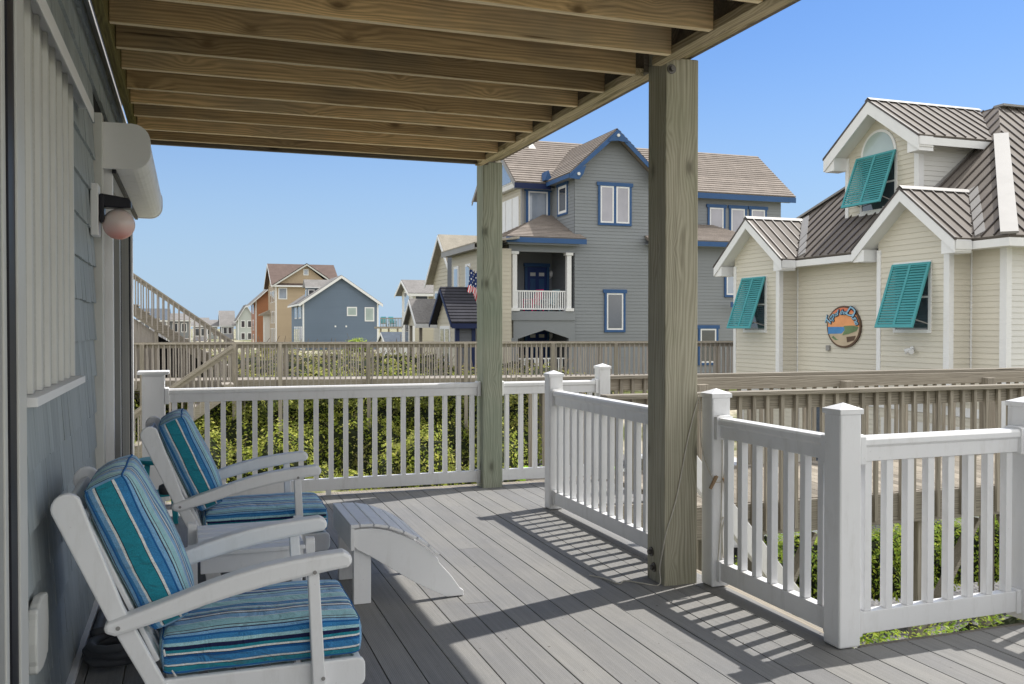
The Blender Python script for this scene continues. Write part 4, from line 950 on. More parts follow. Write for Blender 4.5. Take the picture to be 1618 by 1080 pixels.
# windows with bahama shutters (the hinge is at the top, the bottom stands out)
def shutter(x, yc, w_, ztop, zbot, outw, parent, wz0, wz1, ww, wy=None, arch=None):
    wy = wy if wy is not None else yc
    wn = MB(); a, b = wy - ww / 2, wy + ww / 2; t = .07
    wn.box(x - .035, x + .01, a - t, a, wz0 - t, wz1 + t); wn.box(x - .035, x + .01, b, b + t, wz0 - t, wz1 + t); wn.box(x - .034, x + .01, a, b, wz1, wz1 + t); wn.box(x - .04, x + .01, a, b, wz0 - t, wz0); wn.box(x - .03, x, a, b, (wz0 + wz1) / 2 - .02, (wz0 + wz1) / 2 + .02)
    wi = sub(wn.build('window', 'white_trim', parent)); mb = MB(); mb.box(x - .022, x + .005, a, b, wz0, (wz0 + wz1) / 2 - .021); mb.box(x - .018, x + .004, a, b, (wz0 + wz1) / 2 + .021, wz1); mb.build('pane', 'window_glass', wi)
    if arch:
        zc, r = arch; k = 14; mb = MB(); po = [(x - .035, wy + (r + .08) * math.cos(math.pi * i / k), zc + (r + .08) * math.sin(math.pi * i / k)) for i in range(k + 1)]
        mb.prism(po, (.045, 0, 0)); mb.build('arch_frame', 'white_trim', wi)
        mb = MB(); po = [(x - .042, wy + r * math.cos(math.pi * i / k), zc + .02 + r * math.sin(math.pi * i / k)) for i in range(k + 1)]; mb.prism(po, (.01, 0, 0)); mb.build('pane', 'blind_glass', wi)
    P0 = V(x - .055, yc, ztop); P1 = V(x - .055 - outw, yc, zbot); d = (P1 - P0); Ls = d.length; d.normalize(); n = d.cross(Y_).normalized()
    if n.x > 0: n = -n
    sh = MB()
    for (u0, u1, v0, v1) in ((-w_ / 2, -w_ / 2 + .06, 0, Ls), (w_ / 2 - .06, w_ / 2, 0, Ls), (-.03, .03, .05, Ls - .07), (-w_ / 2 + .06, w_ / 2 - .06, 0, .05), (-w_ / 2 + .06, w_ / 2 - .06, Ls - .07, Ls)):
        q = [P0 + Y_ * u + d * v_ - n * .015 for u, v_ in ((u0, v0), (u1, v0), (u1, v1), (u0, v1))]; sh.prism(q, n * .035)
    so = sub(sh.build('shutter', 'teal_shutter', parent))
    mb = MB(); k = int(Ls / .058)
    for i in range(1, k):
        p = P0 + d * (i * Ls / k)
        for (u0, u1) in ((-w_ / 2 + .06, -.03), (.03, w_ / 2 - .06)):
            c = p + n * .0; e1 = (d + n * .5).normalized() * .034; e2 = e1.cross(Y_).normalized() * .0035
            mb.prism([c + Y_ * u0 - e1 - e2, c + Y_ * u0 + e1 - e2, c + Y_ * u0 + e1 + e2, c + Y_ * u0 - e1 + e2], Y_ * (u1 - u0))
    mb.build('louvres', 'teal_shutter', so)
    for u in (-w_ / 2 + .1, w_ / 2 - .1):
        mb = MB(); mb.tube([(x - .02, yc + u, wz0 + .12), P0 + d * Ls * .86 + Y_ * u], .012, 6); mb.build('stay', 'galvanised', so)
shutter(XB, 21.06, 1.08, 2.73, 1.38, .47, bh, 1.34, 2.68, .92, 21.05)
shutter(XB, 15.39, 1.08, 2.73, 1.40, .45, bh, 1.36, 2.70, .92, 15.40)
shutter(XD, 17.97, 1.34, 5.52, 4.30, .45, bh, 4.22, 5.42, 1.10, 17.92, arch=(5.50, .52))
for z_, (a, b) in ((-.0, (0, 0)),):
    pass
mb = MB(); mb.box(XM - .07, XM - .014, 18.66, 18.78, .84, .97); mb.build('vent_cover', 'galvanised', bh, bevel=.01)
# spotlight on the second bay
fl = MB(); fl.tube([(XB - .02, 15.37, .96), (XB - .05, 15.37, .96)], .05, 12); fl.tube([(XB - .05, 15.40, .95), (XB - .14, 15.46, .90)], [.03, .055], 12); fl.tube([(XB - .05, 15.34, .95), (XB - .14, 15.28, .90)], [.03, .055], 12); fl.build('floodlight', 'white_trim', bh)
# lower storey details glimpsed through the boardwalk railing
bx('lower_band', 'white_trim', bh, XM - .03, XM + .01, 13.8, 22.6, -.40, -.22)
for y in (22.4, 19.9, 18.2, 17.0, 15.2, 13.9): bx('lower_trim', 'white_trim', bh, XM - .032, XM + .012, y, y + .12, -2.6, -.41)
bx('lower_door', 'blue_grey_roof', bh, XM - .02, XM + .012, 18.6, 19.6, -2.5, -.5)
bx('garage_door', 'white_panel', bh, XM - .025, XM + .012, 14.1, 16.9, -2.6, -.62)
# sign "Top of the Dune"
sg = thing('house_sign', 'round painted beach sign reading Top of the Dune on the beige siding', 'sign', (XM - .04, 18.15, 1.44))
def ell(ry, rz, k=48, x=XM - .02, cy=18.15, cz=1.42): return [(x, cy + ry * math.cos(2 * math.pi * i / k), cz + rz * math.sin(2 * math.pi * i / k)) for i in range(k)]
mb = MB(); mb.prism(ell(.60, .50), (-.035, 0, 0)); mb.build('board', 'brown_rim', sg)
xf = XM - .0565
def disc_part(name, mat, pts2, dx):
    mb = MB(); mb.prism([(xf - dx, 18.15 + p[0] * 1.17, 1.42 + p[1]) for p in pts2], (-.003, 0, 0)); mb.build(name, mat, sg)
def arc(ry, rz, a0, a1, k=24): return [(ry * math.cos(R(a0 + (a1 - a0) * i / k)), rz * math.sin(R(a0 + (a1 - a0) * i / k))) for i in range(k + 1)]
# left of the picture is +Y (farther), right is -Y
disc_part('sky_painting', 'orange_paint', arc(.475, .455, 0, 180), 0)
disc_part('sky_glow', 'coral_paint', arc(.476, .456, 48, 132), .0032)
disc_part('sand_painting', 'sand_paint', arc(.475, .455, 180, 360), 0)
disc_part('sea_painting', 'sea_paint', [(.473, -.002), (-.12, -.002), (-.02, -.10), (.05, -.16), (.462, -.17)], .0033)
disc_part('dune_grass', 'grass_paint', [(-.02, .02), (-.30, .03), (-.46, .0), (-.40, -.10), (-.16, -.17), (.02, -.20), (-.05, -.08)], .0066)
disc_part('dune_grass', 'grass_paint', [(.36, -.25), (.30, -.22), (.20, -.29), (.14, -.31), (.24, -.32)], .0033)
disc_part('painted_boardwalk', 'brown_rim', [(-.10, -.24), (-.38, -.21), (-.33, -.32), (-.12, -.37)], .0034)
def letters(name, mat, dx, scale, fat):
    verts = []; faces = []
    txt = [('T', 163, .27), ('o', 148, .20), ('p', 136, .20), ('o', 120, .14), ('f', 112, .15), ('t', 99, .13), ('h', 91, .14), ('e', 83, .13), ('D', 62, .30), ('u', 42, .19), ('n', 29, .19), ('e', 16, .19)]
    for chx, ang, size in txt:
        cu = bpy.data.curves.new('glyph', 'FONT'); cu.body = chx; cu.size = size * scale * 1.12; cu.shear = .28; cu.align_x = 'CENTER'; cu.offset = fat; cu.extrude = .004; cu.resolution_u = 3
        ob = bpy.data.objects.new('glyph', cu); COL.objects.link(ob); dg = bpy.context.evaluated_depsgraph_get(); me = bpy.data.meshes.new_from_object(ob.evaluated_get(dg))
        a = R(ang); r = .345; tilt = a - math.pi / 2; n0 = len(verts)
        for v_ in me.vertices:
            x2 = 1.25 * v_.co.x * math.cos(tilt) - v_.co.y * math.sin(tilt) + r * math.cos(a) * 1.30; y2 = v_.co.x * math.sin(tilt) + v_.co.y * math.cos(tilt) + r * math.sin(a) * .86
            verts.append(V(xf - dx - v_.co.z, 18.15 - x2, 1.42 + y2))
        for p in me.polygons: faces.append(tuple(n0 + i for i in p.vertices))
        bpy.data.objects.remove(ob); bpy.data.curves.remove(cu); bpy.data.meshes.remove(me)
    m = MB(); m.v = verts; m.f = faces; m.fm = [0] * len(faces); m.build(name, mat, sg)
letters('letter_outline', 'letter_navy', .014, 1.0, .014); letters('lettering', 'letter_blue', .026, 1.0, .001)

# ================================================================== GREY HOUSE WITH BLUE TRIM
gh = thing('grey_house', 'three storey grey house with blue trim, tan shingle roof and white balcony posts', 'house', (20, 41, 0))
def gwY(*a, **k): k.setdefault('parent', gh); k.setdefault('mat', 'grey_siding'); k.setdefault('expo', .15); k.setdefault('lip', .018); return wallY(*a, **k)
def gwX(*a, **k): k.setdefault('parent', gh); k.setdefault('mat', 'grey_siding'); k.setdefault('expo', .15); k.setdefault('lip', .018); return wallX(*a, **k)
YG, YB = 38.0, 40.75
gwY(YG, 16.22, 20.1, -1.6, 8.3, gable=(18.16, 10.02)); gwX(16.22, YG, YB, -1.6, 8.25)
gwY(YG, 20.1, 25.3, -1.6, 5.3); gwY(YB, 14.73, 16.22, 2.1, 8.15); gwY(YB, 20.1, 29.0, -1.6, 8.15)
gwX(14.73, YB, 46.7, -1.6, 8.15, gable=(43.75, 10.65), mat='light_beige_siding')
bx('core', 'grey_siding', gh, 16.3, 20.0, 38.1, 46.6, -1.6, 8.2); bx('core', 'grey_siding', gh, 14.8, 28.9, 40.8, 46.6, -1.6, 8.1); bx('core', 'grey_siding', gh, 20.0, 25.2, 38.1, 40.7, -1.6, 5.2)
def sroof(name, O, U, Vv, N, poly, mat, parent, expo=.22, lip=.03, th=.1):
    mb = MB(); lap(mb, Vector(O) + Vector(N) * .002, U, Vv, N, poly, expo, lip); slab(mb, O, U, Vv, N, poly, th); return mb.build(name, mat, parent)
# main roof: ridge along X
s_ = .78; yr = 43.75; ye = 40.32; zr = 10.83; ze = zr - s_ * (yr - ye)
ns = V(0, -s_, 1).normalized(); vs = V(0, 1, s_).normalized(); Ls_ = (yr - ye) * math.hypot(1, s_)
sroof('roof', (0, ye, ze), X_, vs, ns, [(14.25, 0), (29.6, 0), (29.6, Ls_), (14.25, Ls_)], 'tan_roof', gh)
sroof('roof', (0, 2 * yr - ye, ze), X_, V(0, -1, s_).normalized(), V(0, s_, 1).normalized(), [(14.25, 0), (29.6, 0), (29.6, Ls_), (14.25, Ls_)], 'tan_roof', gh)
bx('fascia', 'dark_blue_trim', gh, 14.2, 16.0, ye - .03, ye, ze - .30, ze - .05); bx('fascia', 'blue_trim', gh, 20.3, 29.6, ye - .03, ye, ze - .32, ze - .05)
bx('soffit', 'grey_siding', gh, 14.3, 29.5, ye, YB, ze - .28, ze - .22)
for sx in (1, -1):
    mb = MB(); a = V(14.2, yr - sx * (yr - ye), ze - .06); b = V(14.2, yr, zr - .06); mb.prism([a, b, b - Z_ * .22, a - Z_ * .22], (.04, 0, 0)); mb.build('rake_board', 'galvanised', gh)
mb = MB(); a = V(29.58, ye, ze - .06); b = V(29.58, yr, zr - .06); mb.prism([a, b, b - Z_ * .22, a - Z_ * .22], (.04, 0, 0)); mb.build('rake_board', 'blue_trim', gh)
# gable bay roof: ridge along Y
xc, hx, zb = 18.08, 2.30, 10.28; sb = .90; zeb = zb - sb * hx; Lb = hx * math.hypot(1, sb); yend = ye + (zb - ze) / s_ + .1; yee = ye + .1
sroof('gable_roof', (xc - hx, 0, zeb), Y_, V(1, 0, sb).normalized(), V(-sb, 0, 1).normalized(), [(37.5, 0), (yee, 0), (yend, Lb), (37.5, Lb)], 'tan_roof', gh)
sroof('gable_roof', (xc + hx, 0, zeb), Y_, V(-1, 0, sb).normalized(), V(sb, 0, 1).normalized(), [(37.5, 0), (yee, 0), (yend, Lb), (37.5, Lb)], 'tan_roof', gh)
for sx in (-1, 1):
    a = V(xc + sx * hx, 37.46, zeb - .04); b = V(xc, 37.46, zb - .04)
    mb = MB(); mb.prism([a, b, b - Z_ * .26, a - Z_ * .22], (0, .04, 0)); mb.build('rake_board', 'blue_trim', gh)
    mb = MB(); mb.prism([(xc + sx * hx, 37.42, zeb - .26), (xc + sx * (hx - .2), 37.42, zeb - .10 + .1), (xc + sx * (hx - .75), 37.42, zeb + .35), (xc + sx * (hx - .62), 37.42, zeb - .05), (xc + sx * (hx - .42), 37.42, zeb - .30)], (0, .035, 0)); mb.build('bracket', 'blue_trim', gh)
mb = MB(); mb.prism([(xc, 37.42, zb - .1), (xc - .5, 37.42, zb - .60), (xc, 37.42, zb - .55), (xc + .5, 37.42, zb - .60)], (0, .035, 0)); mb.build('bracket', 'blue_trim', gh)
for p in ((xc, 37.41, zb - .32), (xc - hx + .38, 37.41, zeb - .06), (xc + hx - .38, 37.41, zeb - .06)):
    mb = MB(); mb.tube([p, (p[0], p[1] - .05, p[2])], .07, 12); mb.build('rosette', 'paper_white', gh)
bx('fascia', 'blue_trim', gh, xc - hx - .02, xc - hx + .02, 37.5, YB - .4, zeb - .22, zeb - .04); bx('soffit', 'grey_siding', gh, xc - hx + .02, 16.2, 37.5, YB, zeb - .18, zeb - .14)
# small triangular cricket
mb = MB(); mb.prism([(15.62, 40.1, 8.25), (16.0, 40.1, 8.25), (15.8, 40.1, 8.72)], (0, .8, 0)); mb.build('cricket', 'blue_trim', gh)
mb = MB(); mb.prism([(17.1 - 1.2, 43.0, 10.25), (17.5 - 1.2, 43.0, 10.25), (17.3 - 1.2, 43.3, 10.75)], (.0, .25, .15)); mb.build('skylight', 'paper_white', gh)
def gwindow(parent, y, x0, x1, z0, z1, trim='blue_trim', glass='window_sky_glass', frame='white_trim', head=True, n=1, tw=.11):
    mb = MB(); mb.box(x0 - tw, x0, y - .05, y, z0 - tw, z1); mb.box(x1, x1 + tw, y - .05, y, z0 - tw, z1); mb.box(x0, x1, y - .05, y, z0 - tw, z0); mb.box(x0 - tw * 1.6, x1 + tw * 1.6, y - .065, y, z1, z1 + tw * 1.5)
    wi = sub(mb.build('window', trim, parent)); step = (x1 - x0) / n
    for i in range(n):
        a, b = x0 + i * step + (.06 if i else 0), x0 + (i + 1) * step - (.06 if i < n - 1 else 0); t = .07
        mb = MB(); mb.box(a, a + t, y - .04, y, z0, z1); mb.box(b - t, b, y - .04, y, z0, z1); mb.box(a + t, b - t, y - .04, y, z0, z0 + t); mb.box(a + t, b - t, y - .04, y, z1 - t, z1); mb.build('frame', frame, wi)
        bx('pane', glass, wi, a + t, b - t, y - .03, y - .005, z0 + t, z1 - t)
    if n > 1:
        for i in range(1, n): bx('mullion', trim, wi, x0 + i * step - .06, x0 + i * step + .06, y - .045, y, z0, z1)
    return wi
gwindow(gh, YG - .02, 17.46, 18.90, 6.12, 7.78, n=2, glass='curtain_glass'); gwindow(gh, YG - .02, 17.78, 18.60, 1.30, 2.96, glass='window_glass')
gwindow(gh, YB - .02, 15.02, 16.0, 6.05, 7.80)
for (a, b) in ((22.9 + 1.75, 23.75 + 1.75), (24.15 + 1.75, 25.0 + 1.75), (25.35 + 1.75, 26.2 + 1.75)): gwindow(gh, YB - .02, a + .1, b + .05, 5.95, 7.45, glass='curtain_glass')
gwindow(gh, YG - .02, 22.6, 23.45, -.25, 1.35, glass='window_glass'); bx('fascia', 'blue_trim', gh, 23.9, 26.2, 37.4, 37.44, 2.35, 2.6)
gwindow(gh, YG - .02, 24.0, 24.9, 2.95, 4.5)
# -X side window of the bay
mb = MB(); mb.box(16.17, 16.22, 38.75, 39.95, 6.55, 6.64); mb.box(16.17, 16.22, 38.75, 38.84, 6.65, 7.9); mb.box(16.17, 16.22, 39.86, 39.95, 6.65, 7.9); mb.box(16.15, 16.22, 38.68, 40.02, 7.9, 8.04); wi = sub(mb.build('window', 'blue_trim', gh))
mb = MB(); mb.box(16.18, 16.22, 38.84, 38.96, 6.64, 7.9); mb.box(16.18, 16.22, 39.74, 39.86, 6.64, 7.9); mb.box(16.18, 16.22, 38.96, 39.74, 6.64, 6.76); mb.box(16.18, 16.22, 38.96, 39.74, 7.78, 7.9); mb.build('frame', 'white_trim', wi); bx('pane', 'window_glass', wi, 16.19, 16.21, 38.96, 39.74, 6.76, 7.78)
# gable end details on the -X wall
k = 16; mb = MB(); mb.prism([(14.66, 43.2 + 1.25 * math.cos(math.pi * i / k), 8.35 + 1.2 * math.sin(math.pi * i / k)) for i in range(k + 1)], (.06, 0, 0)); w2 = sub(mb.build('window', 'white_trim', gh)); mb = MB(); mb.prism([(14.63, 43.2 + 1.1 * math.cos(math.pi * i / k), 8.40 + 1.05 * math.sin(math.pi * i / k)) for i in range(k + 1)], (.02, 0, 0)); mb.build('pane', 'window_sky_glass', w2)
bx('belt_board', 'white_panel', gh, 14.45, 14.72, 40.4, 46.6, 8.0, 8.22)
for i in range(4): bx('white_shutter_panel', 'white_trim', gh, 14.67, 14.72, 41.1 + i * .95, 41.95 + i * .95, 5.6, 7.6)
bx('corner_board', 'galvanised', gh, 14.69, 14.80, 40.70, 40.85, 5.4, 8.0)
# low roofs
sl = .42
sroof('porch_roof', (0, 37.45, 5.33), X_, V(0, 1, sl).normalized(), V(0, -sl, 1).normalized(), [(12.82, 0), (16.55, 0), (16.2, 3.25 * 1.085), (15.7, 3.25 * 1.085)], 'tan_roof', gh)
sroof('porch_roof', (12.82, 0, 5.33), Y_, V(1, 0, .46).normalized(), V(-.46, 0, 1).normalized(), [(37.45, 0), (40.75, 0), (40.75, 2.9 * 1.1)], 'tan_roof', gh)
bx('fascia', 'blue_trim', gh, 12.80, 16.55, 37.40, 37.44, 5.07, 5.29); bx('fascia', 'galvanised', gh, 12.76, 12.80, 37.40, 40.7, 5.07, 5.29); bx('porch_ceiling', 'grey_siding', gh, 12.9, 16.2, 37.5, 40.7, 5.0, 5.08)
bx('porch_beam', 'grey_siding', gh, 13.1, 16.2, 37.9, 38.1, 4.72, 5.0); bx('porch_beam', 'light_beige_siding', gh, 13.1, 13.28, 38.11, 40.7, 4.72, 5.0)
sroof('low_roof', (0, 37.45, 5.42), X_, V(0, 1, .35).normalized(), V(0, -.35, 1).normalized(), [(19.6, 0), (26.2, 0), (24.9, 3.25 * 1.06), (20.2, 3.25 * 1.06)], 'tan_roof', gh)
bx('fascia', 'blue_trim', gh, 19.6, 26.2, 37.40, 37.44, 5.16, 5.38); bx('soffit', 'grey_siding', gh, 19.7, 26.1, 37.45, 38.0, 5.16, 5.2)
# porch floors, posts and doors
bx('balcony_floor', 'grey_siding', gh, 13.12, 16.2, 37.85, 40.74, 1.72, 2.12)
gwY(40.70, 13.2, 16.2, -1.6, 1.7, 'porch_wall'); gwY(40.70, 13.2, 16.2, 2.12, 5.0, 'porch_wall'); bx('core', 'dark_grey_siding', gh, 12.0, 14.7, 40.8, 44, -1.6, 5.0)
for x in (13.36, 15.92):
    mb = MB(); mb.box(x - .11, x + .11, 37.88, 38.10, 2.19, 4.62); p = sub(mb.build('balcony_post', 'white_trim', gh, bevel=.02)); bx('base', 'white_trim', p, x - .2, x + .2, 37.80, 38.18, 2.13, 2.26); bx('capital', 'white_trim', p, x - .17, x + .17, 37.83, 38.15, 4.60, 4.72)
def small_rail(parent, x0, x1, y, z0, h=.9, nb=22, name='balcony_railing'):
    mb = MB(); mb.box(x0, x1, y - .03, y + .03, z0 + h - .06, z0 + h); mb.box(x0, x1, y - .03, y + .03, z0 + .06, z0 + .12); r = sub(mb.build(name, 'white_trim', parent))
    mb = MB(); 
    for i in range(nb): x = x0 + (i + .5) * (x1 - x0) / nb; mb.box(x - .025, x + .025, y - .02, y + .02, z0 + .12, z0 + h - .06)
    mb.build('balusters', 'white_trim', r)
small_rail(gh, 13.48, 15.80, 38.0, 2.13); small_rail(gh, 13.2, 16.1, 38.2, -.80, .86, 18, 'porch_railing')
mb = MB(); mb.box(13.22, 13.28, 38.1, 40.6, 2.3, 3.0); mb.build('balcony_side_panel', 'white_trim', gh)
mb = MB(); mb.prism([(13.3, 37.9, 1.72), (13.3, 37.9, .85), (13.62, 37.9, .95), (14.75, 37.9, 1.30), (15.85, 37.9, .95), (16.2, 37.9, .85), (16.2, 37.9, 1.72)], (0, .14, 0)); mb.build('arched_beam', 'grey_siding', gh)
mb = MB(); mb.prism([(13.2, 38.05, 1.72), (13.2, 38.05, .9), (13.2, 38.7, 1.3), (13.2, 39.9, 1.3), (13.2, 40.6, .9), (13.2, 40.6, 1.72)], (.1, 0, 0)); mb.build('arched_beam', 'light_beige_siding', gh)
for x in (13.2, 15.9): bx('porch_pier', 'grey_siding', gh, x, x + .3, 37.88, 38.12, -1.6, .95)
for z0 in (2.14, -.75):
    d = bx('door', 'blue_door', gh, 14.95, 15.9, 40.60, 40.68, z0, z0 + 2.1); sub(d)
    mb = MB(); mb.box(14.82, 14.94, 40.58, 40.69, z0, z0 + 2.11); mb.box(15.91, 16.03, 40.58, 40.69, z0, z0 + 2.11); mb.box(14.78, 16.07, 40.57, 40.69, z0 + 2.12, z0 + 2.28); mb.build('door_casing', 'blue_trim', d)
    for x in (15.08, 15.52): bx('light', 'paper_white', d, x, x + .26, 40.585, 40.60, z0 + 1.68, z0 + 1.84); 
    for x in (15.08, 15.52): bx('panel', 'blue_trim', d, x, x + .26, 40.588, 40.60, z0 + .95, z0 + 1.55)
    mb = MB(); mb.lathe((16.1, 40.52, z0 + 1.75), [(0, -.14), (.07, -.08), (.09, .1), (.05, .18), (0, .2)], 10); mb.tube([(16.1, 40.52, z0 + 1.7), (16.1, 40.66, z0 + 1.6)], .03, 6); mb.build('porch_light', 'white_trim', gh)
# furniture on the balcony
def tiny_chair(label, mat, x, y, z, rot):
    c = thing('adirondack_chair', label, 'chair', (x, y, z), None)
    ca, sa = math.cos(rot), math.sin(rot)
    def P(a, b, h): return V(x + a * ca - b * sa, y + a * sa + b * ca, z + h)
    def pr(name, pts, w0, w1):
        mb = MB(); mb.prism([P(p[0], w0, p[1]) for p in pts], P(0, w1, 0) - P(0, w0, 0)); return mb.build(name, mat, c)
    pr('seat', [(-.25, .30), (.28, .38), (.28, .35), (-.25, .27)], -.26, .26); pr('backrest', [(-.22, .28), (-.46, .98), (-.43, .99), (-.19, .29)], -.25, .25)
    for s_ in (-1, 1):
        pr('arm', [(-.35, .56), (.32, .56), (.32, .53), (-.35, .53)], s_ * .30 - .05, s_ * .30 + .05); pr('leg', [(.22, .53), (.29, .53), (.29, 0), (.22, 0)], s_ * .29 - .02, s_ * .29 + .02); pr('leg', [(-.35, .3), (-.28, .3), (-.40, 0), (-.47, 0)], s_ * .27 - .02, s_ * .27 + .02)
    return c
tiny_chair('bright pink adirondack chair behind the white balcony railing of the grey house', 'pink_plastic', 14.55, 38.9, 2.13, R(200))
tiny_chair('pale blue adirondack chair behind the white balcony railing of the grey house', 'pale_blue_plastic', 15.3, 38.8, 2.13, R(200))
fp = thing('flower_pot', 'white pot of pink flowers on the balcony edge beside the green wooden post', 'flower pot', (13.2, 38.3, 3.0))
mb = MB(); mb.lathe((13.2, 38.3, 3.0), [(0, 0), (.12, 0), (.16, .2), (0, .2)], 12); mb.build('pot', 'white_trim', fp)
mb = MB()
for i in range(140):
    t = random.uniform(0, 6.28); r = .26 * random.random() ** .5; z = 3.2 + .28 * (1 - (r / .26) ** 2) * random.uniform(.5, 1); p = V(13.2 + r * math.cos(t), 38.3 + r * math.sin(t), z); a = V(random.uniform(-1, 1), random.uniform(-1, 1), random.uniform(-1, 1)).normalized() * .04; b = a.orthogonal().normalized() * .04; mb.quad(p - a, p - b, p + a, p + b)
mb.build('flowers', 'pink_petal', fp)
# flag
fg = thing('flag', 'american flag hanging from a short pole beside the green wooden post', 'flag', (11.3, 37.2, 4))
mb = MB(); mb.tube([(11.0, 37.2, 4.0), (11.66, 37.2, 3.45)], .02, 8); mb.build('pole', 'weathered_wood_x', fg)
def flagm(name, mat, f_):
    mb = MB(); nu, nv = 13, 26
    for i in range(nu):
        for j in range(nv):
            if f_(i, j):
                q = []
                for (a, b) in ((i, j), (i + 1, j), (i + 1, j + 1), (i, j + 1)):
                    u, v_ = a / nu, b / nv; x = 11.10 + .42 * u + .04 * math.sin(v_ * 5) - .16 * v_; q.append(V(x, 37.2 + .05 * math.sin(u * 15 + v_ * 2), 3.88 - .22 * u - 1.62 * v_ + .05 * u))
                mb.quad(*q); mb.quad(*[p + V(0, .004, 0) for p in q[::-1]])
    mb.build(name, mat, fg)
flagm('red_stripes', 'flag_red', lambda i, j: not (j < 11) and i % 2 == 0); flagm('white_stripes', 'flag_white', lambda i, j: (not (j < 11) and i % 2 == 1) or (j < 11 and (i + j) % 4 == 0 and j % 2 == 0)); flagm('star_field', 'flag_navy', lambda i, j: j < 11 and not ((i + j) % 4 == 0 and j % 2 == 0))

# ================================================================== OTHER HOUSES
def simple_window(parent, face, c, w_, h, at_, glass='window_glass', trim='white_trim', t=.12):
    """face 'S' (facing -Y at y=at_) or 'W' (facing -X at x=at_); c=(along, z centre)"""
    a0, a1, z0, z1 = c[0] - w_ / 2, c[0] + w_ / 2, c[1] - h / 2, c[1] + h / 2
    if face == 'S': 
        f = sub(bx('window', trim, parent, a0 - t, a1 + t, at_ - .06, at_, z0 - t, z1 + t)); bx('pane', glass, f, a0, a1, at_ - .075, at_ - .0605, z0, z1)
    else:
        f = sub(bx('window', trim, parent, at_ - .06, at_, a0 - t, a1 + t, z0 - t, z1 + t)); bx('pane', glass, f, at_ - .075, at_ - .0605, a0, a1, z0, z1)
    return f
def house_box(name, label, x0, x1, y0, y1, z0, ze, zr, ridge, side, roof, south=None, group=None, over=.4, expo=.2, trim='white_trim', thick=.2):
    """axis aligned house; ridge 'X' or 'Y'"""
    h = thing(name, label, 'house', ((x0 + x1) / 2, (y0 + y1) / 2, 0), group); south = south or side
    if ridge == 'Y':
        xm = (x0 + x1) / 2; wallY(y0, x0, x1, z0, ze, mat=south, gable=(xm, zr), parent=h, expo=expo, lip=.02); wallX(x0, y0, y1, z0, ze, mat=side, parent=h, expo=expo, lip=.02)
        s_ = (zr - ze) / ((x1 - x0) / 2); L_ = ((x1 - x0) / 2 + over) * math.hypot(1, s_)
        for sg_, xe in ((1, x0 - over), (-1, x1 + over)):
            mb = MB(); slab(mb, (xe, 0, ze - over * s_ + .1), Y_, V(sg_, 0, s_).normalized(), V(-sg_ * s_, 0, 1).normalized(), [(y0 - over, 0), (y1 + over, 0), (y1 + over, L_), (y0 - over, L_)], .12); mb.build('roof', roof, h)
            a = V(xe, y0 - over - .04, ze - over * s_ + .05); b = V(xm, y0 - over - .04, zr + .05); mb = MB(); mb.prism([a, b, b - Z_ * thick, a - Z_ * thick], (0, .04, 0)); mb.build('rake_board', trim, h)
        bx('fascia', trim, h, x0 - over - .03, x0 - over, y0 - over, y1, ze - over * s_ - .15, ze - over * s_ + .05)
    else:
        ym = (y0 + y1) / 2; wallX(x0, y0, y1, z0, ze, mat=side, gable=(ym, zr), parent=h, expo=expo, lip=.02); wallY(y0, x0, x1, z0, ze, mat=south, parent=h, expo=expo, lip=.02)
        s_ = (zr - ze) / ((y1 - y0) / 2); L_ = ((y1 - y0) / 2 + over) * math.hypot(1, s_)
        for sg_, yy in ((1, y0 - over), (-1, y1 + over)):
            mb = MB(); slab(mb, (0, yy, ze - over * s_ + .1), X_, V(0, sg_, s_).normalized(), V(0, -sg_ * s_, 1).normalized(), [(x0 - over, 0), (x1 + over, 0), (x1 + over, L_), (x0 - over, L_)], .12); mb.build('roof', roof, h)
            a = V(x0 - over - .04, yy, ze - over * s_ + .05); b = V(x0 - over - .04, ym, zr + .05); mb = MB(); mb.prism([a, b, b - Z_ * thick, a - Z_ * thick], (.04, 0, 0)); mb.build('rake_board', trim, h)
        bx('fascia', trim, h, x0 - over, x1 + over, y0 - over - .03, y0 - over, ze - over * s_ - .15, ze - over * s_ + .05)
    bx('core', side, h, x0 + .05, x1 - .05, y0 + .05, y1 - .05, z0, ze)
    bx('corner_board', trim, h, x0 - .04, x0 + .12, y0 - .04, y0 + .12, z0, ze - .1)
    bx('corner_board', trim, h, x1 - .12, x1 + .04, y0 - .04, y0 + .12, z0, ze - .1)
    return h
# annex with the steep dark roof
an = house_box('annex', 'small annex with steep dark shingle roof and navy trim beside the green post', 10.19, 10.95, 36.0, 39.0, -1.2, 1.75, 3.0, 'X', 'light_beige_siding', 'dark_roof', south='dark_grey_siding', over=.28, trim='dark_blue_trim', thick=.15)
simple_window(an, 'W', (37.2, .55), .55, 1.6, 10.19); simple_window(an, 'W', (38.0, .55), .55, 1.6, 10.19)
an.children[0]
for r_ in [c for c in an.children if c.name.startswith('roof')]: pass
mb = MB(); s_ = 1.25 / 1.5; lap(mb, V(0, 35.72, 1.75 - .28 * s_ + .112), X_, V(0, 1, s_).normalized(), V(0, -s_, 1).normalized(), [(9.9, 0), (11.24, 0), (11.24, 2.31), (9.9, 2.31)], .20, .03); mb.build('roof_shingles', 'dark_roof', an)
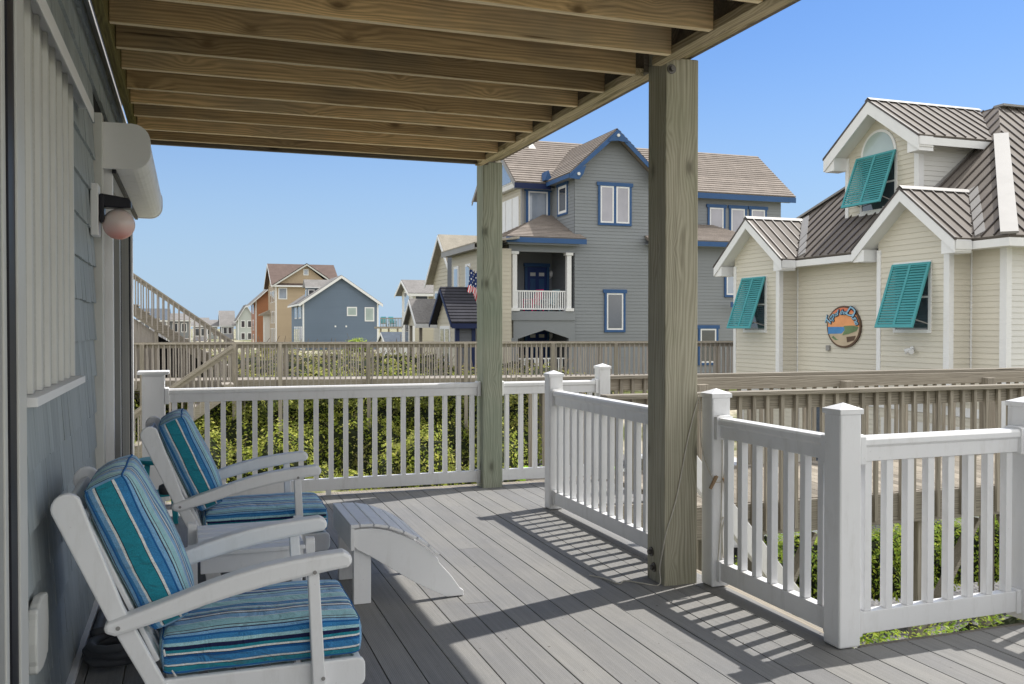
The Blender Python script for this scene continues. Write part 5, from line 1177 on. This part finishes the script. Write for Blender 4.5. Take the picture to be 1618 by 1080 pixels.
# cream houses behind the annex
bg = thing('cream_house', 'low cream sided wing with a deep grey eave just left of the green wooden post', 'house', (12.4, 40, 0))
wallX(11.67, 37.6, 42.0, -1.4, 4.8, mat='light_beige_siding', parent=bg, expo=.18); wallY(37.6, 11.67, 13.1, -1.4, 4.8, mat='light_beige_siding', parent=bg, expo=.18)
bx('core', 'light_beige_siding', bg, 11.7, 13.1, 37.65, 42.0, -1.4, 4.8); bx('soffit', 'galvanised', bg, 11.29, 11.68, 37.2, 42.4, 4.72, 4.78)
mb = MB(); mb.prism([(11.27, 37.1, 4.70), (11.27, 42.45, 4.70), (11.27, 42.45, 4.98), (11.27, 37.1, 4.98)], (.03, 0, 0)); mb.build('fascia', 'galvanised', bg)
mb = MB(); mb.prism([(11.26, 37.1, 4.985), (13.3, 37.1, 5.3), (13.3, 37.1, 5.2), (11.26, 37.1, 4.93)], (0, 5.4, 0)); mb.build('roof', 'sand_roof', bg)
for y in (41.1, 39.2): simple_window(bg, 'W', (y, 3.45), .55, 1.3, 11.67, 'window_sky_glass')
bg2 = house_box('cream_house', 'cream gabled house with sandy roof behind the low cream wing', 13.0, 19.0, 45.6, 50.6, -1.4, 4.15, 6.3, 'X', 'light_beige_siding', 'sand_roof', over=.4, thick=.22)
simple_window(bg2, 'W', (49.8, 2.6), .5, 1.4, 13.0)
sm = house_box('porch', 'little gabled porch with grey roof between the white house and the dark annex', 10.6, 12.4, 44.0, 46.4, 1.5, 1.75, 2.75, 'X', 'light_beige_siding', 'grey_roof', over=.25)
for (x, y) in ((10.62, 44.1), (10.62, 46.2), (12.2, 44.1)): bx('porch_post', 'weathered_wood_z', sm, x, x + .14, y, y + .14, -1.3, 1.5)
mw = house_box('white_house', 'pale house with grey gable roof between the blue house and the dark annex', 16.36, 20.5, 70.0, 74.0, -1.2, 4.2, 5.1, 'X', 'white_panel', 'grey_roof', south='light_beige_siding', over=.5)
simple_window(mw, 'S', (17.0, 3.5), .9, .9, 70); simple_window(mw, 'W', (72.0, 3.4), 1.6, 1.5, 16.36, 'window_sky_glass'); simple_window(mw, 'W', (72.0, .9), 1.2, 1.9, 16.36)
# blue house
bl = house_box('blue_house', 'slate blue gabled house with white trim beyond the walkway', 11.41, 19.45, 100.0, 111.5, -1.4, 4.2, 6.95, 'Y', 'blue_siding', 'grey_roof', over=.45, expo=.3, thick=.3)
simple_window(bl, 'S', (16.6, 3.15), .85, .75, 100, 'blind_glass'); simple_window(bl, 'S', (18.5, 2.85), .8, 1.3, 100, 'blind_glass')
for x in (14.82, 15.98): bx('vent_cover', 'white_trim', bl, x - .08, x + .08, 99.95, 100, 1.45, 1.63)
for y in (102.0, 103.2, 106, 107.2): simple_window(bl, 'W', (y, 3.1), .6, 1.2, 11.41)
for y in (101.2, 103.3, 105.4, 107.5): simple_window(bl, 'W', (y, .3), 1.2, 2.2, 11.41, 'window_sky_glass')
# its dormer
mb = MB(); mb.box(12.3, 15.0, 103.4, 105.6, 4.2, 5.9); mb.build('dormer_wall', 'blue_siding', bl)
mb = MB(); mb.prism([(12.0, 103.1, 5.85), (12.0, 105.9, 5.85), (12.0, 104.5, 6.75)], (3.4, 0, 0)); mb.build('dormer_roof', 'grey_roof', bl)
bx('dormer_trim', 'white_trim', bl, 12.0, 15.2, 103.05, 103.1, 5.75, 5.87); simple_window(bl, 'W', (104.5, 5.0), .7, 1.0, 12.3); simple_window(bl, 'S', (12.7, 5.05), .5, .9, 103.4)
# tan house
tn = house_box('tan_house', 'tall tan house with brown roof and front gable behind the blue house', 10.75, 18.6, 125.0, 137.0, -1.8, 7.2, 10.1, 'X', 'tan_siding', 'brown_roof', over=.6, expo=.3, thick=.3)
mb = MB(); lap(mb, (0, 124.9, 0), X_, Z_, -Y_, [(10.75, 7.0), (18.0, 7.0), (14.7, 9.6)], .3, .02); mb.build('front_gable', 'tan_siding', tn)
for (a, b) in (((10.3, 7.0), (14.7, 9.9)), ((19.0, 7.0), (14.7, 9.9))):
    mb = MB(); mb.prism([(a[0], 124.3, a[1]), (b[0], 124.3, b[1]), (b[0], 124.3, b[1] - .3), (a[0], 124.3, a[1] - .3)], (0, .06, 0)); mb.build('rake_board', 'aged_white_trim', tn)
    mb = MB(); mb.prism([(a[0], 124.3, a[1] + .02), (b[0], 124.3, b[1] + .02), (b[0], 124.3, b[1] - .08), (a[0], 124.3, a[1] - .08)], (0, 5, 0)); mb.build('gable_roof', 'brown_roof', tn)
bx('gable_base_trim', 'aged_white_trim', tn, 10.5, 18.6, 124.6, 124.9, 6.85, 7.02); simple_window(tn, 'S', (11.65, 5.9), .9, 1.3, 125, 'window_sky_glass'); simple_window(tn, 'S', (14.65, 8.75), .45, .6, 124.9, 'window_sky_glass')
for y in (127, 129.5, 132): simple_window(tn, 'W', (y, 5.6), .8, 1.4, 10.75); simple_window(tn, 'W', (y, 2.8), .8, 1.4, 10.75); simple_window(tn, 'W', (y, .2), 1.0, 2.0, 10.75)
tn2 = house_box('orange_house', 'rust orange house with grey hipped roof left of the tan house', 9.25, 13.0, 141.0, 151.0, -2.0, 5.5, 7.2, 'Y', 'orange_siding', 'grey_roof', over=.9, expo=.35)
for z in (4.3, 1.8, -.4): simple_window(tn2, 'W', (146, z), 2.0, 1.4, 9.25)
ar = thing('white_porch', 'narrow white porch with pale roof between the orange and tan houses', 'porch', (10.0, 136, 0))
mb = MB(); mb.prism([(9.35, 134, 3.25), (10.75, 134, 3.9), (10.75, 134, 3.1), (9.35, 134, 3.1)], (0, 3, 0)); mb.build('roof', 'sand_roof', ar); bx('wall', 'white_panel', ar, 10.0, 10.74, 134.3, 136.8, -1.8, 3.1)
# distant row; haze is put into the lilac siding of the left houses
far = [('grey_green_house', 'distant pale grey green house with a flat topped roof', 9.1, 12.2, 190, 200, 3.3, 5.9, 'Y', 'pale_siding', 'grey_roof'),
       ('lilac_house', 'distant lilac grey house with balcony and steep roof', 6.3, 8.7, 200, 210, 2.0, 4.9, 'X', 'lilac_siding', 'grey_roof'),
       ('small_pale_house', 'distant small pale green house with low grey roof', 3.2, 5.6, 205, 215, 1.8, 3.0, 'X', 'pale_siding', 'grey_roof'),
       ('slate_roof_house', 'distant grey house seen through the stair railing', -7.2, -3.2, 150, 160, 2.6, 4.3, 'X', 'lilac_siding', 'blue_grey_roof'),
       ('low_grey_house', 'distant low grey house with paler roof seen through the stair railing', -3.0, .2, 152, 162, 2.6, 3.6, 'X', 'grey_siding', 'grey_roof'),
       ('blue_grey_house', 'distant blue grey house behind the lower end of the tall stairs', .6, 3.0, 170, 180, 1.8, 3.1, 'X', 'lilac_siding', 'grey_roof')]
for nm, lb, x0, x1, y0, y1, ze_, zr_, rd_, sm_, rf in far:
    h = house_box(nm, lb, x0, x1, y0, y1, -2, ze_, zr_, rd_, sm_, rf, over=.4, expo=.4)
    for z in (ze_ - 1.2, ze_ - 3.6):
        if z > -1.5:
            simple_window(h, 'S', (x0 + (x1 - x0) * .3, z), .6, 1.2, y0); simple_window(h, 'S', (x0 + (x1 - x0) * .7, z), .6, 1.2, y0)
# far viewing deck with teal chairs, small blue roof
vd = thing('viewing_deck', 'distant raised wooden deck beside the blue house', 'deck', (18.7, 91, 0))
bx('platform', 'weathered_wood_x', vd, 17.7, 20.0, 90, 93, 1.3, 1.5); bx('railing', 'weathered_wood_x', vd, 17.7, 20.0, 89.95, 90.0, 2.28, 2.38)
mb = MB()
for i in range(16): mb.box(17.72 + i * .15, 17.78 + i * .15, 89.96, 90.0, 1.5, 2.28)
mb.build('balusters', 'weathered_island_z', vd)
for x in (17.8, 18.6, 19.5): bx('support_post', 'weathered_wood_z', vd, x, x + .15, 90.5, 90.65, -1.5, 1.3)
c0 = tiny_chair('left teal chair on the distant viewing deck', 'teal_plastic', 18.2, 90.8, 1.5, R(-100)); c1 = tiny_chair('right teal chair on the distant viewing deck', 'teal_plastic', 19.1, 90.8, 1.5, R(-80))
lb_ = house_box('shed', 'small shed with blue grey roof just above the walkway railing', 15.3, 17.3, 75, 78, -1.4, .25, .95, 'X', 'white_panel', 'blue_grey_roof', over=.2)

# ================================================================== VEHICLE, KAYAK
cr = thing('parked_car', 'white car parked on the gravel behind the boardwalk posts', 'car', (8.6, 12.0, -2.55))
C0 = len(bpy.data.objects)
def carP(l, h): return (8.0 + 0, 0, 0)
pf = [(9.6, -2.2), (9.6, -1.75), (10.0, -1.62), (10.9, -1.52), (11.6, -1.12), (12.9, -1.08), (13.6, -1.45), (13.9, -1.6), (13.95, -2.2)]
mb = MB(); mb.prism([(7.75, p[0], p[1]) for p in pf], (1.7, 0, 0)); mb.build('body', 'car_white', cr, bevel=.06)
for x in (7.742, 9.452):
    mb = MB(); mb.prism([(x, 11.05, -1.53), (x, 11.62, -1.18), (x, 12.85, -1.15), (x, 13.4, -1.5)], (.006, 0, 0)); mb.build('side_window', 'window_glass', cr)
mb = MB(); mb.prism([(7.95, 10.96, -1.49), (9.25, 10.96, -1.49), (9.15, 11.56, -1.13), (8.05, 11.56, -1.13)], V(0, -.02, .02)); mb.build('windscreen', 'window_glass', cr)
for x in (7.70, 9.30):
    for y in (10.5, 13.1):
        mb = MB(); mb.tube([(x, y, -2.25), (x + .2, y, -2.25)], .31, 20); wl = sub(mb.build('wheel', 'black_rubber', cr)); mb = MB(); mb.tube([(x - .008, y, -2.25), (x + .208, y, -2.25)], .18, 16); mb.build('rim', 'galvanised', wl)
for x in (7.95, 9.1):
    mb = MB(); mb.box(x, x + .25, 9.585, 9.6, -1.85, -1.75); mb.build('headlight', 'paper_white', cr)
cr.location = cr.location + V(.55, 3.35, 0)
ky = thing('kayak', 'lime green kayak lying on the sand beyond the far railing', 'kayak', (8.8, 22.1, -2.6))
mb = MB(); n = 16; prev = None; k = 10; base = 0
a = V(7.1, 22.4, -2.36); b = V(10.6, 21.9, -2.36); d = (b - a).normalized(); sd = V(-d.y, d.x, 0)
for i in range(n + 1):
    t = i / n; r = (math.sin(math.pi * t) ** .55) * .36 + .004; c = a + (b - a) * t + Z_ * (.10 * (2 * t - 1) ** 4)
    for j in range(k): an_ = 2 * math.pi * j / k; mb.v.append(c + sd * r * math.cos(an_) + Z_ * (.20 if math.sin(an_) > 0 else .26) * (r / .36) * math.sin(an_))
for i in range(n):
    for j in range(k): p = i * k + j; q = i * k + (j + 1) % k; mb.face((p, q, q + k, p + k))
mb.build('hull', 'lime_plastic', ky, smooth=True)
mb = MB(); c = a + (b - a) * .45; mb.lathe((c.x, c.y, c.z + .15), [(0, .03), (.20, .03), (.25, .06), (.26, .08), (.22, .07)], 18); mb.build('cockpit_rim', 'black_rubber', ky)
# ================================================================== VEGETATION
def leaf(mb, p, size, nrm, rnd):
    n = nrm; a = n.orthogonal().normalized(); t = rnd.uniform(0, 6.283); b = n.cross(a); a2 = a * math.cos(t) + b * math.sin(t); b2 = n.cross(a2)
    L_ = size * rnd.uniform(.5, 1.6); w_ = L_ * .42
    k = len(mb.v); mb.v += [p, p + a2 * L_ * .5 + b2 * w_ * .5 + n * L_ * .08, p + a2 * L_, p + a2 * L_ * .5 - b2 * w_ * .5 + n * L_ * .08]
    mb.face((k, k + 1, k + 2, k + 3))
def thicket(name, label, cat, spots, leaves_per_m2, size, mat, seed, core=True):
    """spots: (x,y,z,rx,ry,rz) mounds"""
    rnd = random.Random(seed); mb = MB(); cb = MB()
    for (x, y, z, rx, ry, rz) in spots:
        area = 2 * math.pi * ((rx * ry) ** 1.6 / 3 + (rx * rz) ** 1.6 / 3 + (ry * rz) ** 1.6 / 3) ** (1 / 1.6)
        n = int(area * leaves_per_m2); off = Vector((rnd.random() * 50, rnd.random() * 50, 0))
        def rad(d): return 1 + .30 * mnoise.noise(d * 2.2 + off) + .16 * mnoise.noise(d * 5.5 + off)
        for _ in range(n):
            th = rnd.uniform(math.pi * .0, 2 * math.pi); cz = rnd.uniform(-.15, 1); s = math.sqrt(max(0, 1 - cz * cz)); d = Vector((s * math.cos(th), s * math.sin(th), cz))
            if d.y > .55 and cz < .5: continue
            f = rad(d) * rnd.uniform(.84, 1.05); p = Vector((x + d.x * rx * f, y + d.y * ry * f, z + d.z * rz * f))
            nn = (d + Vector((rnd.uniform(-1, 1), rnd.uniform(-1, 1), rnd.uniform(-.4, 1))) * .9).normalized(); leaf(mb, p, size, nn, rnd)
        for _ in range(int(8 + 4 * rx * rz)):      # bare twigs poking out
            th = rnd.uniform(0, 6.28); cz = rnd.uniform(.1, 1); sn = math.sqrt(1 - cz * cz); d = Vector((sn * math.cos(th), sn * math.sin(th), cz)); q = Vector((x + d.x * rx * .8, y + d.y * ry * .8, z + d.z * rz * .8)); q2 = q + (d + Vector((rnd.uniform(-.5, .5), rnd.uniform(-.5, .5), .3))) * size * rnd.uniform(2, 4.5)
            mb.cur = 2; mb.bar(q, q2, size * .09, size * .09); mb.cur = 0
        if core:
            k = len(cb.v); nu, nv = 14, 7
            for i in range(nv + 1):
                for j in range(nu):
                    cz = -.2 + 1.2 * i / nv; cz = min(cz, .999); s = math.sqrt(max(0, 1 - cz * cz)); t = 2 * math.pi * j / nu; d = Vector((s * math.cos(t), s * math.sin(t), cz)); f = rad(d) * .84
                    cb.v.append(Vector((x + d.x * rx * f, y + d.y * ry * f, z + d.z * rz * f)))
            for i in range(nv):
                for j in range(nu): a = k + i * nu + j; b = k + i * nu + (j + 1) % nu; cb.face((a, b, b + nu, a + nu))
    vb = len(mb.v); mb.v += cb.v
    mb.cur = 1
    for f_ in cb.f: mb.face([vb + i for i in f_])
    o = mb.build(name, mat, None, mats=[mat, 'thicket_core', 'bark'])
    return o
rnd = random.Random(3)
def mounds(x0, x1, y0, y1, step, zf, rz, rxy, seed):
    rn = random.Random(seed); o = []
    y = y0
    while y <= y1:
        x = x0 + rn.uniform(0, step * .5)
        while x <= x1:
            xx, yy = x + rn.uniform(-.3, .3) * step, y + rn.uniform(-.3, .3) * step; r = rxy * rn.uniform(.8, 1.25)
            o.append((xx, yy, zf(xx, yy), r, r, rz * rn.uniform(.8, 1.2))); x += step
        y += step
    return o
rw = random.Random(17); spots = []
def wy(x): return A.y + (x - A.x) / D.x * D.y
x = -3.5
while x < 9.3:
    y = wy(x)
    if x < 8.2:
        spots.append((x + rw.uniform(-.2, .2), y - 1.9 + rw.uniform(-.3, .3), -2.65, rw.uniform(.55, .9), .8, rw.uniform(.4, 1.7)))
    if x < 9.0:
        spots.append((x + rw.uniform(-.2, .2), y - .55 + rw.uniform(-.1, .15), -2.5, rw.uniform(.75, .95), .42, rw.uniform(1.0, 1.8)))
        spots.append((x + .4 + rw.uniform(-.2, .2), y + .95 + rw.uniform(-.2, .2), -2.2, rw.uniform(.8, 1.05), .8, rw.uniform(1.5, 1.85)))
    spots.append((x + rw.uniform(-.3, .3), y + 3.2 + rw.uniform(-.3, .3), -1.6, 1.25, 1.2, rw.uniform(1.2, 1.75)))
    x += .93
o = thicket('dune_thicket', '', '', spots, 300, .085, 'thicket_leaf', 5); struct(o, 'stuff')
o = thicket('dune_scrub', '', '', mounds(-9, 14, 30.5, 44, 2.4, lambda x, y: -1.15 + .55 * sstep(30, 44, y) * sstep(0, 4, x), .9, 1.7, 12), 26, .17, 'dry_leaf', 7); struct(o, 'stuff')
o = thicket('dune_scrub', '', '', mounds(-14, 12, 46, 62, 3.2, lambda x, y: -1.0, .9, 2.2, 13), 12, .26, 'dry_leaf', 8); struct(o, 'stuff')
o = thicket('clipped_hedge', '', '', [(7.0 + i * .52, 10.15 + rnd.uniform(-.1, .1), -2.0, .48, .5, .72 + rnd.uniform(-.06, .1)) for i in range(9)], 1100, .05, 'hedge_leaf', 9); tag(o, 'bright green hedge on the gravel beneath the boardwalk', 'hedge')
o = thicket('low_shrubs', '', '', [(4.4 + i * .5, 6.15 + rnd.uniform(-.15, .15), -1.95, .46, .50, .86 + rnd.uniform(-.1, .1)) for i in range(7)], 1000, .045, 'hedge_leaf', 10); tag(o, 'leafy green shrubs just below the nearest railing', 'shrubs')
# single bushes and a palm-like yucca
bu = thing('bush', 'round bright green bush in front of the blue house', 'bush', (10.3, 60, -.6))
for nm, ob in (('foliage', thicket('foliage', '', '', [(10.3, 60, -.1, .9, .9, .75)], 260, .14, 'hedge_leaf', 21)),):
    ob.data.transform(Matrix.Translation(-V(10.3, 60, -.6))); ob.parent = bu
mb = MB(); mb.tube([(10.3, 60, -1.4), (10.3, 60, 0)], .06, 6); mb.build('stem', 'bark', bu)
yu = thing('yucca', 'spiky yellow green yucca at the foot of the tall stairs', 'yucca', (3.9, 52, -.5))
mb = MB(); mb.tube([(3.9, 52, -1.4), (3.9, 52, -.1)], .1, 8); mb.build('trunk', 'bark', yu)
mb = MB(); rn = random.Random(5)
for i in range(90):
    t = rn.uniform(0, 6.28); e = rn.uniform(-.2, 1.3); d = V(math.cos(t) * math.cos(e), math.sin(t) * math.cos(e), math.sin(e)); L_ = rn.uniform(.6, 1.0); c = V(3.9, 52, -.1); sdv = d.cross(Z_).normalized() * .045
    p1 = c + d * L_ * .5; p2 = c + d * L_ - Z_ * .12; k = len(mb.v); mb.v += [c - sdv * .5, c + sdv * .5, p1 + sdv, p2, p1 - sdv]; mb.face((k, k + 1, k + 2, k + 3, k + 4))
mb.build('leaves', 'dry_leaf', yu)
